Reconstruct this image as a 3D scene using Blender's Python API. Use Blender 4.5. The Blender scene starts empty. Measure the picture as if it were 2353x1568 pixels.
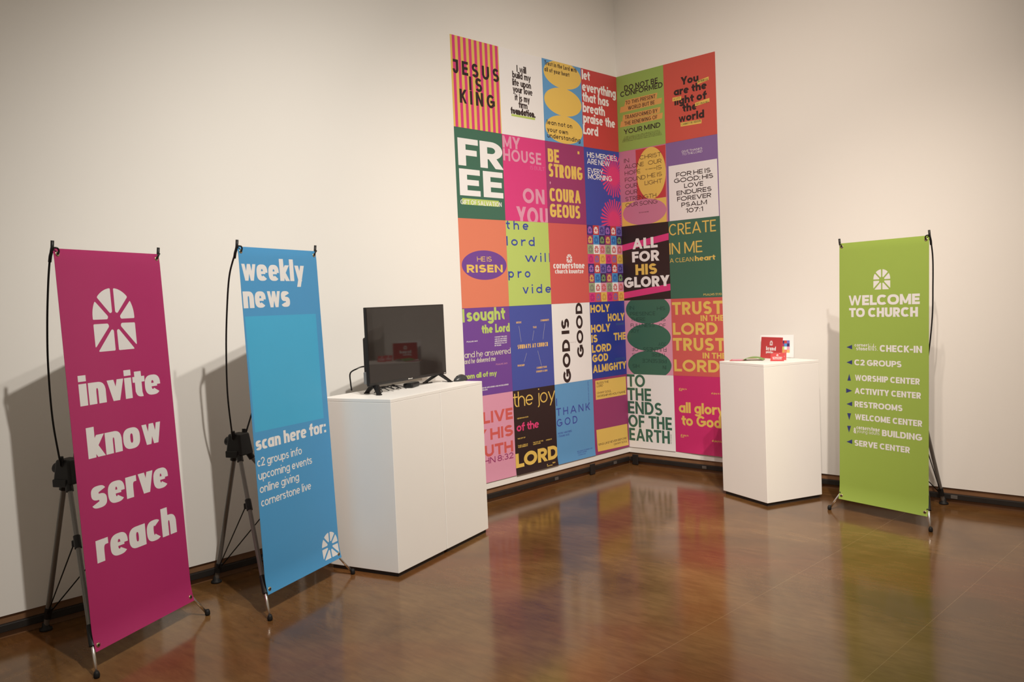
import bpy, bmesh, math, random
from mathutils import Vector, Matrix
random.seed(7)
SC = bpy.context.scene
COL = SC.collection
PI = math.pi

# ------------------------------------------------------------------ camera
CAM_POS = Vector((-5.7809, -4.2662, 1.4032))
YAW, PITCH, ROLL = 0.76730, -0.04700, -0.04210
fwd = Vector((math.cos(YAW)*math.cos(PITCH), math.sin(YAW)*math.cos(PITCH), math.sin(PITCH)))
rgt = fwd.cross(Vector((0, 0, 1))).normalized()
upv = rgt.cross(fwd)
r2 = rgt*math.cos(ROLL) + upv*math.sin(ROLL)
u2 = -rgt*math.sin(ROLL) + upv*math.cos(ROLL)
cam = bpy.data.cameras.new('camera')
cam.sensor_width = 36.0
cam.lens = 1973.6/2353*36.0
cam.clip_start = 0.05
cam_ob = bpy.data.objects.new('camera', cam)
COL.objects.link(cam_ob)
M = Matrix((r2, u2, -fwd)).transposed().to_4x4()
M.translation = CAM_POS
cam_ob.matrix_world = M
SC.camera = cam_ob

# ------------------------------------------------------------------ view, world, gallery lamps, added fill lamp
SC.view_settings.view_transform = 'Standard'
SC.view_settings.look = 'None'
SC.view_settings.gamma = 1.0
SC.view_settings.use_curve_mapping = False
SC.view_settings.exposure = 0.05
SC.cycles.max_bounces = 8
SC.cycles.diffuse_bounces = 4
SC.cycles.use_denoising = True

world = bpy.data.worlds.new('world')
SC.world = world
world.use_nodes = True
world.node_tree.nodes['Background'].inputs['Color'].default_value = (1.0, 0.85, 0.68, 1)
world.node_tree.nodes['Background'].inputs['Strength'].default_value = 0.29

def spot(name, loc, target, watts, angle, blend, radius=0.04, color=(1.0, 0.845, 0.69)):
    l = bpy.data.lights.new(name, 'SPOT')
    l.energy = watts; l.color = color; l.spot_size = math.radians(angle)
    l.spot_blend = blend; l.shadow_soft_size = radius
    o = bpy.data.objects.new(name, l); COL.objects.link(o)
    o.location = loc
    o.rotation_euler = (Vector(target) - Vector(loc)).to_track_quat('-Z', 'Y').to_euler()
    return o
WARM = (1.0, 0.925, 0.83)
spot('track_lamp_a', (-3.72, -4.05, 4.85), (-1.6, 0.0, 0.5), 490, 72, 1.0, color=WARM)
spot('track_lamp_b', (-4.50, -4.05, 4.85), (-2.9, -0.2, -0.2), 720, 67, 1.0, color=WARM)
spot('track_lamp_c', (-3.13, -3.67, 4.85), (0.0, -0.55, 0.95), 560, 66, 1.0, color=(1.0, 0.84, 0.70))
spot('track_lamp_d', (-3.40, -3.20, 4.85), (0.0, -2.5, -0.2), 200, 51, 1.0, color=(1.0, 0.84, 0.70))
spot('fill_lamp_e', (-5.20, -3.90, 4.85), (-0.1, -2.5, 0.15), 450, 41, 1.0, color=(1.0, 0.84, 0.70))  # added fill to brighten the low right wall, not one of the gallery lamps


# ------------------------------------------------------------------ materials
MATS = {}
def lin(c):
    c /= 255.0
    return c/12.92 if c <= 0.04045 else ((c+0.055)/1.055)**2.4
def albedo(rgb, white=(244, 231, 216), ref=0.80):
    return tuple(min(0.9, lin(a)/lin(b)*ref) for a, b in zip(rgb, white))
def mat(name, base, rough=0.55, metal=0.0, vary=0.03, scale=30.0, spec=0.5, bump=0.0):
    if name in MATS: return MATS[name]
    m = bpy.data.materials.new(name); m.use_nodes = True
    nt = m.node_tree; b = nt.nodes['Principled BSDF']
    b.inputs['Roughness'].default_value = rough
    b.inputs['Metallic'].default_value = metal
    b.inputs['Specular IOR Level'].default_value = spec
    tc = nt.nodes.new('ShaderNodeTexCoord')
    nz = nt.nodes.new('ShaderNodeTexNoise'); nz.inputs['Scale'].default_value = scale
    nz.inputs['Detail'].default_value = 3
    nt.links.new(tc.outputs['Object'], nz.inputs['Vector'])
    mx = nt.nodes.new('ShaderNodeMix'); mx.data_type = 'RGBA'
    mx.inputs[6].default_value = tuple(c*(1-vary) for c in base) + (1,)
    mx.inputs[7].default_value = tuple(min(1, c*(1+vary)) for c in base) + (1,)
    nt.links.new(nz.outputs['Fac'], mx.inputs[0])
    nt.links.new(mx.outputs[2], b.inputs['Base Color'])
    if bump:
        bp = nt.nodes.new('ShaderNodeBump'); bp.inputs['Strength'].default_value = bump
        bp.inputs['Distance'].default_value = 0.002
        nt.links.new(nz.outputs['Fac'], bp.inputs['Height'])
        nt.links.new(bp.outputs['Normal'], b.inputs['Normal'])
    MATS[name] = m
    return m
INK = dict(
    white=(244, 231, 218), black=(46, 28, 26), magenta=(222, 58, 118), magenta2=(207, 42, 100), hotpink=(226, 62, 112),
    yellow=(234, 188, 88), lime=(190, 202, 100), lightblue=(98, 152, 190), red=(200, 62, 60), red2=(208, 82, 66),
    leaf=(150, 172, 80), amber=(222, 158, 84), green=(62, 104, 80), pink=(226, 150, 165), pink2=(226, 110, 150),
    plum=(156, 52, 98), blue=(60, 72, 150), blue2=(70, 80, 152), navy=(42, 56, 138), rose=(206, 122, 140), violet=(134, 98, 146),
    orange=(228, 124, 90), purple=(116, 66, 140), coral=(214, 90, 80), brown=(78, 46, 34), olive=(96, 96, 50),
    cream=(222, 208, 176), amberlight=(232, 180, 105), grey=(130, 115, 108), teal=(60, 100, 130), darkgreen=(36, 66, 52),
    indigo=(62, 46, 112), orchid=(186, 112, 186), darkviolet=(70, 36, 82), skyblue=(78, 146, 192), midblue=(44, 84, 156),
    sage=(160, 168, 120), amethyst=(122, 104, 168), ochre=(200, 146, 62), moss=(130, 165, 92), fuchsia=(176, 40, 104))
BANNER_INK = dict(bannerpink=(174, 40, 94), bannerblue=(70, 143, 183), bannercyan=(63, 163, 194), bannergreen=(150, 170, 68),
    bannerwhite=(228, 218, 205), arrowblue=(44, 50, 104))
def ink(n):
    if n in INK: return mat('ink_'+n, albedo(INK[n]), 0.5, vary=0.015, scale=8)
    return mat('vinyl_'+n, albedo(BANNER_INK[n], (236, 226, 212), 0.78), 0.42, vary=0.02, scale=12)

WHITEPAINT = mat('white_pedestal_paint', (0.88, 0.865, 0.84), 0.5, vary=0.012, scale=6, bump=0.03)
TOEKICK = mat('dark_plinth', (0.03, 0.022, 0.018), 0.7)
BLACKPL = mat('black_plastic', (0.008, 0.008, 0.0085), 0.45, spec=0.35)
RUBBER = mat('black_rubber', (0.008, 0.0075, 0.0075), 0.6, spec=0.3)
GREYTUBE = mat('grey_tube', (0.20, 0.19, 0.18), 0.38, metal=0.6)
SILVER = mat('bright_tube', (0.72, 0.70, 0.68), 0.22, metal=1.0)
BRASS = mat('grommet_metal', (0.60, 0.50, 0.34), 0.28, metal=1.0)
BACKVINYL = mat('vinyl_back', (0.62, 0.60, 0.57), 0.55)
PAPER = mat('paper_white', albedo((244, 231, 218)), 0.55, vary=0.01)
RAILBLACK = mat('rail_black', (0.014, 0.012, 0.011), 0.5, vary=0.3, scale=14)
WOODBASE = mat('baseboard_wood', (0.20, 0.10, 0.048), 0.45, vary=0.3, scale=9)

def wall_material():
    m = bpy.data.materials.new('white_wall_paint'); m.use_nodes = True
    nt = m.node_tree; b = nt.nodes['Principled BSDF']
    b.inputs['Roughness'].default_value = 0.7
    b.inputs['Specular IOR Level'].default_value = 0.25
    tc = nt.nodes.new('ShaderNodeTexCoord')
    n1 = nt.nodes.new('ShaderNodeTexNoise'); n1.inputs['Scale'].default_value = 1.3; n1.inputs['Detail'].default_value = 4
    n2 = nt.nodes.new('ShaderNodeTexNoise'); n2.inputs['Scale'].default_value = 140; n2.inputs['Detail'].default_value = 2
    mx = nt.nodes.new('ShaderNodeMix'); mx.data_type = 'RGBA'
    mx.inputs[6].default_value = (0.775, 0.765, 0.735, 1); mx.inputs[7].default_value = (0.805, 0.795, 0.77, 1)
    bp = nt.nodes.new('ShaderNodeBump'); bp.inputs['Strength'].default_value = 0.06; bp.inputs['Distance'].default_value = 0.002
    nt.links.new(tc.outputs['Object'], n1.inputs['Vector']); nt.links.new(tc.outputs['Object'], n2.inputs['Vector'])
    nt.links.new(n1.outputs['Fac'], mx.inputs[0]); nt.links.new(mx.outputs[2], b.inputs['Base Color'])
    nt.links.new(n2.outputs['Fac'], bp.inputs['Height']); nt.links.new(bp.outputs['Normal'], b.inputs['Normal'])
    return m
WALL = wall_material()

def floor_material():
    m = bpy.data.materials.new('stained_concrete'); m.use_nodes = True
    nt = m.node_tree; b = nt.nodes['Principled BSDF']; L = nt.links.new
    tc = nt.nodes.new('ShaderNodeTexCoord')
    def noise(sc, det, rough=0.55, dist=0.0):
        n = nt.nodes.new('ShaderNodeTexNoise'); n.inputs['Scale'].default_value = sc; n.inputs['Detail'].default_value = det
        n.inputs['Roughness'].default_value = rough; n.inputs['Distortion'].default_value = dist
        L(tc.outputs['Object'], n.inputs['Vector']); return n
    def ramp(src, stops):
        r = nt.nodes.new('ShaderNodeValToRGB')
        el = r.color_ramp.elements
        el[0].position, el[0].color = stops[0][0], stops[0][1]+(1,)
        el[1].position, el[1].color = stops[-1][0], stops[-1][1]+(1,)
        for p, c in stops[1:-1]:
            e = el.new(p); e.color = c+(1,)
        L(src.outputs['Fac'], r.inputs['Fac']); return r
    big = noise(1.1, 5, 0.6, 0.8)
    r1 = ramp(big, [(0.30, (0.072, 0.032, 0.010)), (0.48, (0.130, 0.063, 0.021)), (0.72, (0.205, 0.112, 0.043))])
    red = noise(0.8, 4, 0.55, 0.5)
    r2 = ramp(red, [(0.48, (0, 0, 0)), (0.72, (1, 1, 1))])
    mx = nt.nodes.new('ShaderNodeMix'); mx.data_type = 'RGBA'
    L(r1.outputs['Color'], mx.inputs[6]); mx.inputs[7].default_value = (0.155, 0.056, 0.019, 1)
    L(r2.outputs['Color'], mx.inputs[0])
    fine = noise(26, 6, 0.7, 0.3)
    mp = nt.nodes.new('ShaderNodeMapping'); mp.inputs['Rotation'].default_value = (0, 0, 0.8); mp.inputs['Scale'].default_value = (1.0, 0.22, 1.0)
    L(tc.outputs['Object'], mp.inputs['Vector']); L(mp.outputs['Vector'], fine.inputs['Vector'])
    r3 = ramp(fine, [(0.35, (0.82, 0.80, 0.78)), (0.65, (1.13, 1.13, 1.13))])
    mu = nt.nodes.new('ShaderNodeMix'); mu.data_type = 'RGBA'; mu.blend_type = 'MULTIPLY'; mu.inputs[0].default_value = 1
    L(mx.outputs[2], mu.inputs[6]); L(r3.outputs['Color'], mu.inputs[7])
    # saw-cut score lines
    sp = nt.nodes.new('ShaderNodeSeparateXYZ'); L(tc.outputs['Object'], sp.inputs[0])
    def cut(axis, pos):
        s = nt.nodes.new('ShaderNodeMath'); s.operation = 'SUBTRACT'; L(sp.outputs[axis], s.inputs[0]); s.inputs[1].default_value = pos
        a = nt.nodes.new('ShaderNodeMath'); a.operation = 'ABSOLUTE'; L(s.outputs[0], a.inputs[0])
        c = nt.nodes.new('ShaderNodeMath'); c.operation = 'LESS_THAN'; L(a.outputs[0], c.inputs[0]); c.inputs[1].default_value = 0.0013
        return c
    acc = None
    for ax, pos in (('Y', -3.05), ('Y', -2.35)):
        c = cut(ax, pos)
        if acc is None: acc = c
        else:
            k = nt.nodes.new('ShaderNodeMath'); k.operation = 'MAXIMUM'; L(acc.outputs[0], k.inputs[0]); L(c.outputs[0], k.inputs[1]); acc = k
    fin = nt.nodes.new('ShaderNodeMix'); fin.data_type = 'RGBA'
    k = nt.nodes.new('ShaderNodeMath'); k.operation = 'MULTIPLY'; L(acc.outputs[0], k.inputs[0]); k.inputs[1].default_value = 0.22
    L(k.outputs[0], fin.inputs[0]); L(mu.outputs[2], fin.inputs[6]); fin.inputs[7].default_value = (0.5, 0.36, 0.2, 1)
    L(fin.outputs[2], b.inputs['Base Color'])
    rr = nt.nodes.new('ShaderNodeMapRange'); L(fine.outputs['Fac'], rr.inputs['Value'])
    rr.inputs['To Min'].default_value = 0.10; rr.inputs['To Max'].default_value = 0.18
    L(rr.outputs['Result'], b.inputs['Roughness'])
    b.inputs['IOR'].default_value = 1.45
    b.inputs['Specular Tint'].default_value = (1.0, 0.80, 0.56, 1)
    bp = nt.nodes.new('ShaderNodeBump'); bp.inputs['Strength'].default_value = 0.05; bp.inputs['Distance'].default_value = 0.002
    wav = noise(7, 3); L(wav.outputs['Fac'], bp.inputs['Height']); L(bp.outputs['Normal'], b.inputs['Normal'])
    return m
FLOOR = floor_material()

# ------------------------------------------------------------------ object helpers
def link(name, me, parent=None, mats=()):
    for m in mats: me.materials.append(m)
    o = bpy.data.objects.new(name, me); COL.objects.link(o)
    if parent: o.parent = parent
    return o
def from_bm(name, bm, material, parent=None, smooth=False):
    bmesh.ops.recalc_face_normals(bm, faces=bm.faces)
    me = bpy.data.meshes.new(name); bm.to_mesh(me); bm.free()
    if smooth:
        for p in me.polygons: p.use_smooth = True
    ms = material if isinstance(material, (list, tuple)) else [material]
    return link(name, me, parent, ms)
def thing(name, label, cat, loc=(0, 0, 0), rz=0.0, group=None):
    o = bpy.data.objects.new(name, None); COL.objects.link(o)
    o.empty_display_size = 0.1; o.location = loc; o.rotation_euler = (0, 0, rz)
    return tag(o, label, cat, group)
def tag(o, label, cat, group=None):
    o['label'] = label; o['category'] = cat
    if group: o['group'] = group
    return o
def box(bm, x0, x1, y0, y1, z0, z1, bev=0.0, seg=2):
    t = bmesh.new(); bmesh.ops.create_cube(t, size=1)
    for v in t.verts:
        v.co = Vector((x0 + (v.co.x+.5)*(x1-x0), y0 + (v.co.y+.5)*(y1-y0), z0 + (v.co.z+.5)*(z1-z0)))
    if bev: bmesh.ops.bevel(t, geom=list(t.edges), offset=bev, segments=seg, affect='EDGES', profile=0.5)
    merge(bm, t)
def merge(bm, t, mi=0):
    me = bpy.data.meshes.new('tmp'); t.to_mesh(me); t.free()
    n = len(bm.faces); bm.from_mesh(me); bpy.data.meshes.remove(me)
    bm.faces.ensure_lookup_table()
    if mi:
        for f in bm.faces[n:]: f.material_index = mi
def spline(pts, n=8):
    P = [Vector(p) for p in pts]
    if len(P) < 3: return P
    out = []
    for i in range(len(P)-1):
        a = P[i-1] if i else P[0]*2-P[1]
        b, c = P[i], P[i+1]
        d = P[i+2] if i+2 < len(P) else P[-1]*2-P[-2]
        for k in range(n):
            t = k/n
            out.append(0.5*((2*b) + (c-a)*t + (2*a-5*b+4*c-d)*t*t + (3*b-a-3*c+d)*t**3))
    return out+[P[-1]]
def tube(bm, pts, r, seg=12, r1=None):
    P = [Vector(p) for p in pts]; rings = []
    ref = None
    for i, p in enumerate(P):
        d = (P[min(i+1, len(P)-1)] - P[max(i-1, 0)]).normalized()
        if ref is None:
            ref = d.orthogonal().normalized()
        ref = (ref - d*ref.dot(d)).normalized()
        s = d.cross(ref)
        rr = r if r1 is None else r + (r1-r)*i/(len(P)-1)
        rings.append([bm.verts.new(p + (ref*math.cos(2*PI*k/seg) + s*math.sin(2*PI*k/seg))*rr) for k in range(seg)])
    for a, b in zip(rings, rings[1:]):
        for k in range(seg):
            bm.faces.new((a[k], a[(k+1) % seg], b[(k+1) % seg], b[k]))
    bm.faces.new(rings[0][::-1]); bm.faces.new(rings[-1])
def lathe(bm, prof, seg=24, c=(0, 0, 0), axis=None):
    rings = []
    for r, z in prof:
        rings.append([bm.verts.new(Vector((r*math.cos(2*PI*k/seg), r*math.sin(2*PI*k/seg), z))) for k in range(seg)])
    for a, b in zip(rings, rings[1:]):
        for k in range(seg):
            bm.faces.new((a[k], a[(k+1) % seg], b[(k+1) % seg], b[k]))
    bm.faces.new(rings[0][::-1]); bm.faces.new(rings[-1])
    vs = [v for r in rings for v in r]
    if axis is not None:
        q = Vector((0, 0, 1)).rotation_difference(Vector(axis))
        for v in vs: v.co = q @ v.co
    for v in vs: v.co += Vector(c)
    return vs

# ------------------------------------------------------------------ printed graphics: lettering built from pen strokes
# x in 0..1 spans the letter, y: 0 baseline, 1 cap line (capitals) or x-height (lowercase), 2 ascender, -1 descender
# L straight stroke with square ends, D diagonal with level ends, A arc (centre, radii, from, to)
UP = {
 'A': (.76, 'D0,0,.5,1 D1,0,.5,1 B.2,.27,.8,.27'), 'B': (.5, 'L0,0,0,1 B0,1,.55,1 B0,.53,.55,.53 B0,0,.55,0 A.55,.765,.4,.235,-90,90 A.55,.265,.45,.265,-90,90'),
 'C': (.72, 'A.5,.5,.5,.5,42,318'), 'D': (.62, 'L0,0,0,1 B0,1,.4,1 B0,0,.4,0 A.4,.5,.6,.5,-90,90'), 'E': (.42, 'L0,0,0,1 L0,1,1,1 L0,.5,.9,.5 L0,0,1,0'),
 'F': (.4, 'L0,0,0,1 L0,1,1,1 L0,.48,.88,.48'), 'G': (.74, 'A.5,.5,.5,.5,42,330 L1,.22,1,.46 L.6,.46,1,.46'), 'H': (.57, 'L0,0,0,1 L1,0,1,1 L0,.5,1,.5'),
 'I': (0, 'L0,0,0,1'), 'J': (.36, 'L1,.3,1,1 L.15,1,1,1 A.5,.3,.5,.3,185,360'), 'K': (.55, 'L0,0,0,1 D0,.33,1,1 D.3,.58,1,0'), 'L': (.4, 'L0,0,0,1 L0,0,1,0'),
 'M': (.74, 'L0,0,0,1 L1,0,1,1 D0,1,.5,.12 D1,1,.5,.12'), 'N': (.6, 'L0,0,0,1 L1,0,1,1 D0,1,1,0'), 'O': (.8, 'A.5,.5,.5,.5,0,360'),
 'P': (.5, 'L0,0,0,1 B0,1,.5,1 B0,.43,.5,.43 A.5,.715,.5,.285,-90,90'), 'Q': (.8, 'A.5,.5,.5,.5,0,360 D.55,.3,1,0'),
 'R': (.52, 'L0,0,0,1 B0,1,.48,1 B0,.43,.48,.43 A.48,.715,.5,.285,-90,90 D.45,.45,1,0'), 'S': (.5, 'A.5,.75,.46,.25,28,270 A.5,.25,.5,.25,90,-152'),
 'T': (.56, 'L0,1,1,1 L.5,0,.5,1'), 'U': (.57, 'L0,.36,0,1 L1,.36,1,1 A.5,.4,.5,.4,180,360'), 'V': (.7, 'D0,1,.5,0 D1,1,.5,0'),
 'W': (1.06, 'D0,1,.25,0 D.5,1,.25,0 D.5,1,.75,0 D1,1,.75,0'), 'X': (.6, 'D0,0,1,1 D0,1,1,0'), 'Y': (.64, 'D0,1,.5,.4 D1,1,.5,.4 L.5,0,.5,.44'), 'Z': (.55, 'L0,1,1,1 L0,0,1,0 D0,0,1,1'),
 '0': (.55, 'A.5,.5,.5,.5,0,360'), '1': (.2, 'L1,0,1,1 D0,.72,1,1'), '2': (.48, 'A.5,.72,.5,.28,170,-38 D0,0,.92,.6 L0,0,1,0'),
 '3': (.48, 'A.5,.75,.44,.25,150,-90 A.5,.25,.5,.25,90,-152'), '4': (.52, 'L.75,0,.75,1 D0,.28,.75,1 L0,.26,1,.26'), '5': (.48, 'L.1,1,.9,1 L.1,.55,.1,1 A.45,.31,.53,.31,140,-150'),
 '7': (.48, 'L0,1,1,1 D.3,0,1,1'), '8': (.5, 'A.5,.75,.42,.25,0,360 A.5,.25,.5,.25,0,360'), '&': (.55, 'A.42,.76,.3,.24,0,360 A.4,.26,.4,.26,0,360 D.3,.62,1,0'),
 ':': (0, 'L0,0,0,0 L0,.62,0,.62'), ';': (0, 'L0,-.12,0,0 L0,.62,0,.62'), '.': (0, 'L0,0,0,0'), ',': (0, 'L0,-.14,0,0'), '-': (.22, 'L0,.42,1,.42'), "'": (0, 'L0,.85,0,1'),
}
LO = {
 'a': (.48, 'A.5,.5,.5,.5,0,360 L1,0,1,1'), 'b': (.48, 'L0,0,0,2 A.5,.5,.5,.5,0,360'), 'c': (.44, 'A.5,.5,.5,.5,48,312'), 'd': (.48, 'L1,0,1,2 A.5,.5,.5,.5,0,360'),
 'e': (.48, 'A.5,.5,.5,.5,0,318 T0,.5,1,.5'), 'f': (.32, 'L.36,0,.36,1.5 A1,1.5,.64,.5,95,180 B.78,2,1.05,2 L0,1,.95,1'), 'g': (.48, 'A.5,.5,.5,.5,0,360 L1,-.45,1,1 A.5,-.45,.5,.55,200,360'),
 'h': (.44, 'L0,0,0,2 A.5,.5,.5,.5,0,180 L1,0,1,.5'), 'i': (0, 'L0,0,0,1 L0,1.98,0,1.98'), 'j': (.12, 'L1,-.45,1,1 A0,-.45,1,.55,280,360 L1,1.98,1,1.98'),
 'k': (.44, 'L0,0,0,2 D0,.3,1,1 D.3,.55,1,0'), 'l': (0, 'L0,0,0,2'), 'm': (.82, 'L0,0,0,1 A.25,.55,.25,.45,0,180 L.5,0,.5,.55 A.75,.55,.25,.45,0,180 L1,0,1,.55'),
 'n': (.44, 'L0,0,0,1 A.5,.5,.5,.5,0,180 L1,0,1,.5'), 'o': (.5, 'A.5,.5,.5,.5,0,360'), 'p': (.48, 'L0,-1,0,1 A.5,.5,.5,.5,0,360'), 'q': (.48, 'L1,-1,1,1 A.5,.5,.5,.5,0,360'),
 'r': (.32, 'L0,0,0,1 A.9,.4,.9,.6,88,178 B.7,1,1.2,1'), 's': (.38, 'A.5,.75,.46,.25,25,270 A.5,.25,.5,.25,90,-155'), 't': (.27, 'L.4,.35,.4,1.65 A1,.4,.6,.4,180,275 L0,1,1,1'),
 'u': (.44, 'L0,.5,0,1 A.5,.5,.5,.5,180,360 L1,0,1,1'), 'v': (.48, 'D0,1,.5,0 D1,1,.5,0'), 'w': (.78, 'D0,1,.25,0 D.5,1,.25,0 D.5,1,.75,0 D1,1,.75,0'),
 'x': (.44, 'D0,0,1,1 D0,1,1,0'), 'y': (.5, 'D0,1,.52,0 D1,1,.22,-1'), 'z': (.4, 'L0,1,1,1 L0,0,1,0 D0,0,1,1'),
}
GL = {}
for d, low in ((UP, False), (LO, True)):
    for k, (w, s) in d.items():
        GL[k] = (w, low, [(c[0], [float(v) for v in c[1:].split(',')]) for c in s.split()])

def slim(c, wt):
    if wt < .2: return 1.0
    return {'w': .66, 'W': .7, 'M': .72, 'v': .88, 'y': .88, 'k': .8, 'K': .85, 'A': .88, 'N': .55 if wt >= .26 else .85, 'R': .85}.get(c, 1.0)
def letters(text, x0, x1, yb, h, wt, tr=0.05, wy=None, n=2.0, xh=0.7, rot=0):
    """convex polygons of a line of lettering fitted between x0 and x1"""
    if .1 < wt < .26: wt *= 1.13
    wx = wt*h; wy = (wy if wy else wt*0.88)*h
    if rot == 180: pass
    gap = (0.085 + tr)*h; sp = 0.33*h
    chars = [c for c in text]
    S = sum(GL[c][0] for c in chars if c != ' ')*h
    nl = sum(1 for c in chars if c != ' ')
    kern = [(((0.06 if a in 'Ccr' else 0.035) if a in 'crCLTFkKvVwWyYrPft' else 0) + (0.035 if b in 'AVvwWYyTjtaceoxXsZCOG' and a in 'crCLTFkKvVwWyYrPft' else 0))*h for a, b in zip(chars, chars[1:])]
    fixed = nl*wx - sum(kern) + sum(sp if c == ' ' else gap for c in chars) - (sp if chars[-1] == ' ' else gap)
    need = (x1-x0) - fixed
    k = need/S if S else 1
    if S and k < 0.35:                       # squeeze spacing before the letters vanish
        k = 0.35; over = k*S + nl*wx; gaps = (x1-x0-over)
        base = sum(sp if c == ' ' else gap for c in chars[:-1]) or 1
        f = gaps/base; gap *= f; sp *= f
    X = xh*h; Dn = 0.27*h
    polys = []; x = x0; sid = 0
    for ci, c in enumerate(chars):
        if c == ' ':
            x += sp; continue
        w, low, cmds = GL[c]
        W = w*h*k
        def mx(u): return x + wx/2 + u*W
        def my(v):
            if not low: return wy/2 + v*(h-wy)
            if v < 0: return wy/2 + v*Dn
            if v <= 1: return wy/2 + v*(X-wy)
            return X - wy/2 + (v-1)*(h-X)
        def ry(v):
            if not low: return v*h
            if v < 0: return v*Dn
            if v <= 1: return v*X
            return X + (v-1)*(h-X)
        for op, a in cmds:
            sid += 1; n0 = len(polys)
            if op in 'LBT':
                xa, ya, xb, yb_ = mx(a[0]), my(a[1]), mx(a[2]), my(a[3])
                th = wy*(0.62 if (op == 'T' and wt > .2) else 1.0)
                if op in 'BT' :
                    polys.append([(xa, ya-th/2), (xb, ya-th/2), (xb, ya+th/2), (xa, ya+th/2)])
                else:
                    lo, hi = min(xa, xb)-wx/2, max(xa, xb)+wx/2
                    b0, b1 = min(ya, yb_)-wy/2, max(ya, yb_)+wy/2
                    polys.append([(lo, b0), (hi, b0), (hi, b1), (lo, b1)])
            elif op == 'D':
                xa, ya, xb, yb_ = mx(a[0]), ry(a[1]), mx(a[2]), ry(a[3])
                hw = slim(c, wt)*wx/2*min(1.35, math.sqrt(1+((xb-xa)/(yb_-ya))**2))
                if ya > yb_: xa, ya, xb, yb_ = xb, yb_, xa, ya
                polys.append([(xa-hw, ya), (xa+hw, ya), (xb+hw, yb_), (xb-hw, yb_)])
            else:
                cx, cy, rx, rvy, a0, a1 = a
                cxx, top, bot = mx(cx), my(cy+rvy), my(cy-rvy)
                cyy = (top+bot)/2; RY = (top-bot)/2; RX = rx*W
                N = max(6, int(abs(a1-a0)/(11.5 if h > .03 else 24)))
                outer = []; inner = []
                for i in range(N+1):
                    t = math.radians(a0 + (a1-a0)*i/N); ct, st = math.cos(t), math.sin(t)
                    e = 2.0/n
                    ux = math.copysign(abs(ct)**e, ct); uy = math.copysign(abs(st)**e, st)
                    ox, oy = RX+wx/2, RY+wy/2
                    ix, iy = max(RX-wx/2, 0.0), max(RY-wy/2, 0.0)
                    outer.append((cxx+ux*ox, cyy+uy*oy)); inner.append((cxx+ux*ix, cyy+uy*iy))
                for i in range(N):
                    polys.append([inner[i], outer[i], outer[i+1], inner[i+1]])
            polys[n0:] = [(sid, p) for p in polys[n0:]]
        x += wx + W + gap - (kern[ci] if ci < len(kern) else 0)
    out = []
    cx, cy = (x0+x1)/2, h/2
    for sid, p in polys:
        if rot == 180: q = [(2*cx-a, yb+h-b) for a, b in p]
        elif rot == 90: q = [(yb-b, a) for a, b in p]      # reads upwards: baseline x = yb
        else: q = [(a, yb+b) for a, b in p]
        out.append((sid, q))
    return out
def ellipse(cx, cy, rx, ry, n=48):
    return [(cx+rx*math.cos(2*PI*i/n), cy+ry*math.sin(2*PI*i/n)) for i in range(n)]
def rounded(pg, r):
    out = []; n = len(pg)
    for i in range(n):
        p0, p, p1 = Vector(pg[i-1]), Vector(pg[i]), Vector(pg[(i+1) % n])
        a, b = p0-p, p1-p
        if a.length < 1e-6 or b.length < 1e-6 or a.angle(b) > math.radians(155): out.append(tuple(p)); continue
        k = min(r, .42*a.length, .42*b.length) if min(a.length, b.length) > r else .3*min(a.length, b.length)
        A, B = p+a.normalized()*k, p+b.normalized()*k
        out += [tuple(A), tuple(A*.25+p*.5+B*.25), tuple(B)]
    return out
def arch_logo(cx, yb, w, h, gap=0.075, hole=0.165, dense=7):
    """arched window mark of eight panes around a round hole"""
    g = gap*w/2; r0 = hole*w; oy = yb + h*0.47; ah = h*0.53; out = []
    straight = h - h*0.47 - w/2
    def edge(t):
        c, s = math.cos(t), math.sin(t); best = 9
        if abs(c) > 1e-6: best = min(best, (w/2)/abs(c)) if (s*(w/2)/abs(c)) <= straight else 9
        if s < -1e-6: best = min(best, (h*0.47)/(-s))
        if best == 9 or (s > 0 and best*s > straight):
            b = -straight*s; cc = straight**2-(w/2)**2       # circle centre (0, straight)
            best = -b + math.sqrt(max(b*b-cc, 0))
        return best
    lowdiag = math.atan2(h*0.47, w/2)
    sp = [0, PI/4, PI/2, 3*PI/4, PI, PI+lowdiag, 1.5*PI, 2*PI-lowdiag, 2*PI]
    for a, b in zip(sp, sp[1:]):
        pts = []
        for i in range(61):
            t = a+(b-a)*i/60; R = edge(t)
            if R*math.sin(t-a) >= g and R*math.sin(b-t) >= g: pts.append((R*math.cos(t), R*math.sin(t)))
        pts = pts[::dense] + ([pts[-1]] if (len(pts)-1) % dense else [])
        ia = a+math.asin(min(1, g/r0)); ib = b-math.asin(min(1, g/r0))
        if ib > ia:
            inn = [(r0*math.cos(ib), r0*math.sin(ib)), (r0*math.cos(ia), r0*math.sin(ia))]
        else: inn = [(r0*math.cos((a+b)/2), r0*math.sin((a+b)/2))]
        pg = [(cx+x, oy+y) for x, y in pts+inn]
        out.append(rounded(pg, 0.045*w) if dense < 10 else pg)
    return out
def clip(poly, x0, x1, y0, y1):
    for ax, lim, sg in ((0, x0, 1), (0, x1, -1), (1, y0, 1), (1, y1, -1)):
        res = []
        for i in range(len(poly)):
            p, q = poly[i], poly[(i+1) % len(poly)]
            dp, dq = (p[ax]-lim)*sg, (q[ax]-lim)*sg
            if dp >= 0: res.append(p)
            if (dp >= 0) != (dq >= 0):
                t = dp/(dp-dq); res.append((p[0]+(q[0]-p[0])*t, p[1]+(q[1]-p[1])*t))
        poly = res
        if len(poly) < 3: return []
    return poly
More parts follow.
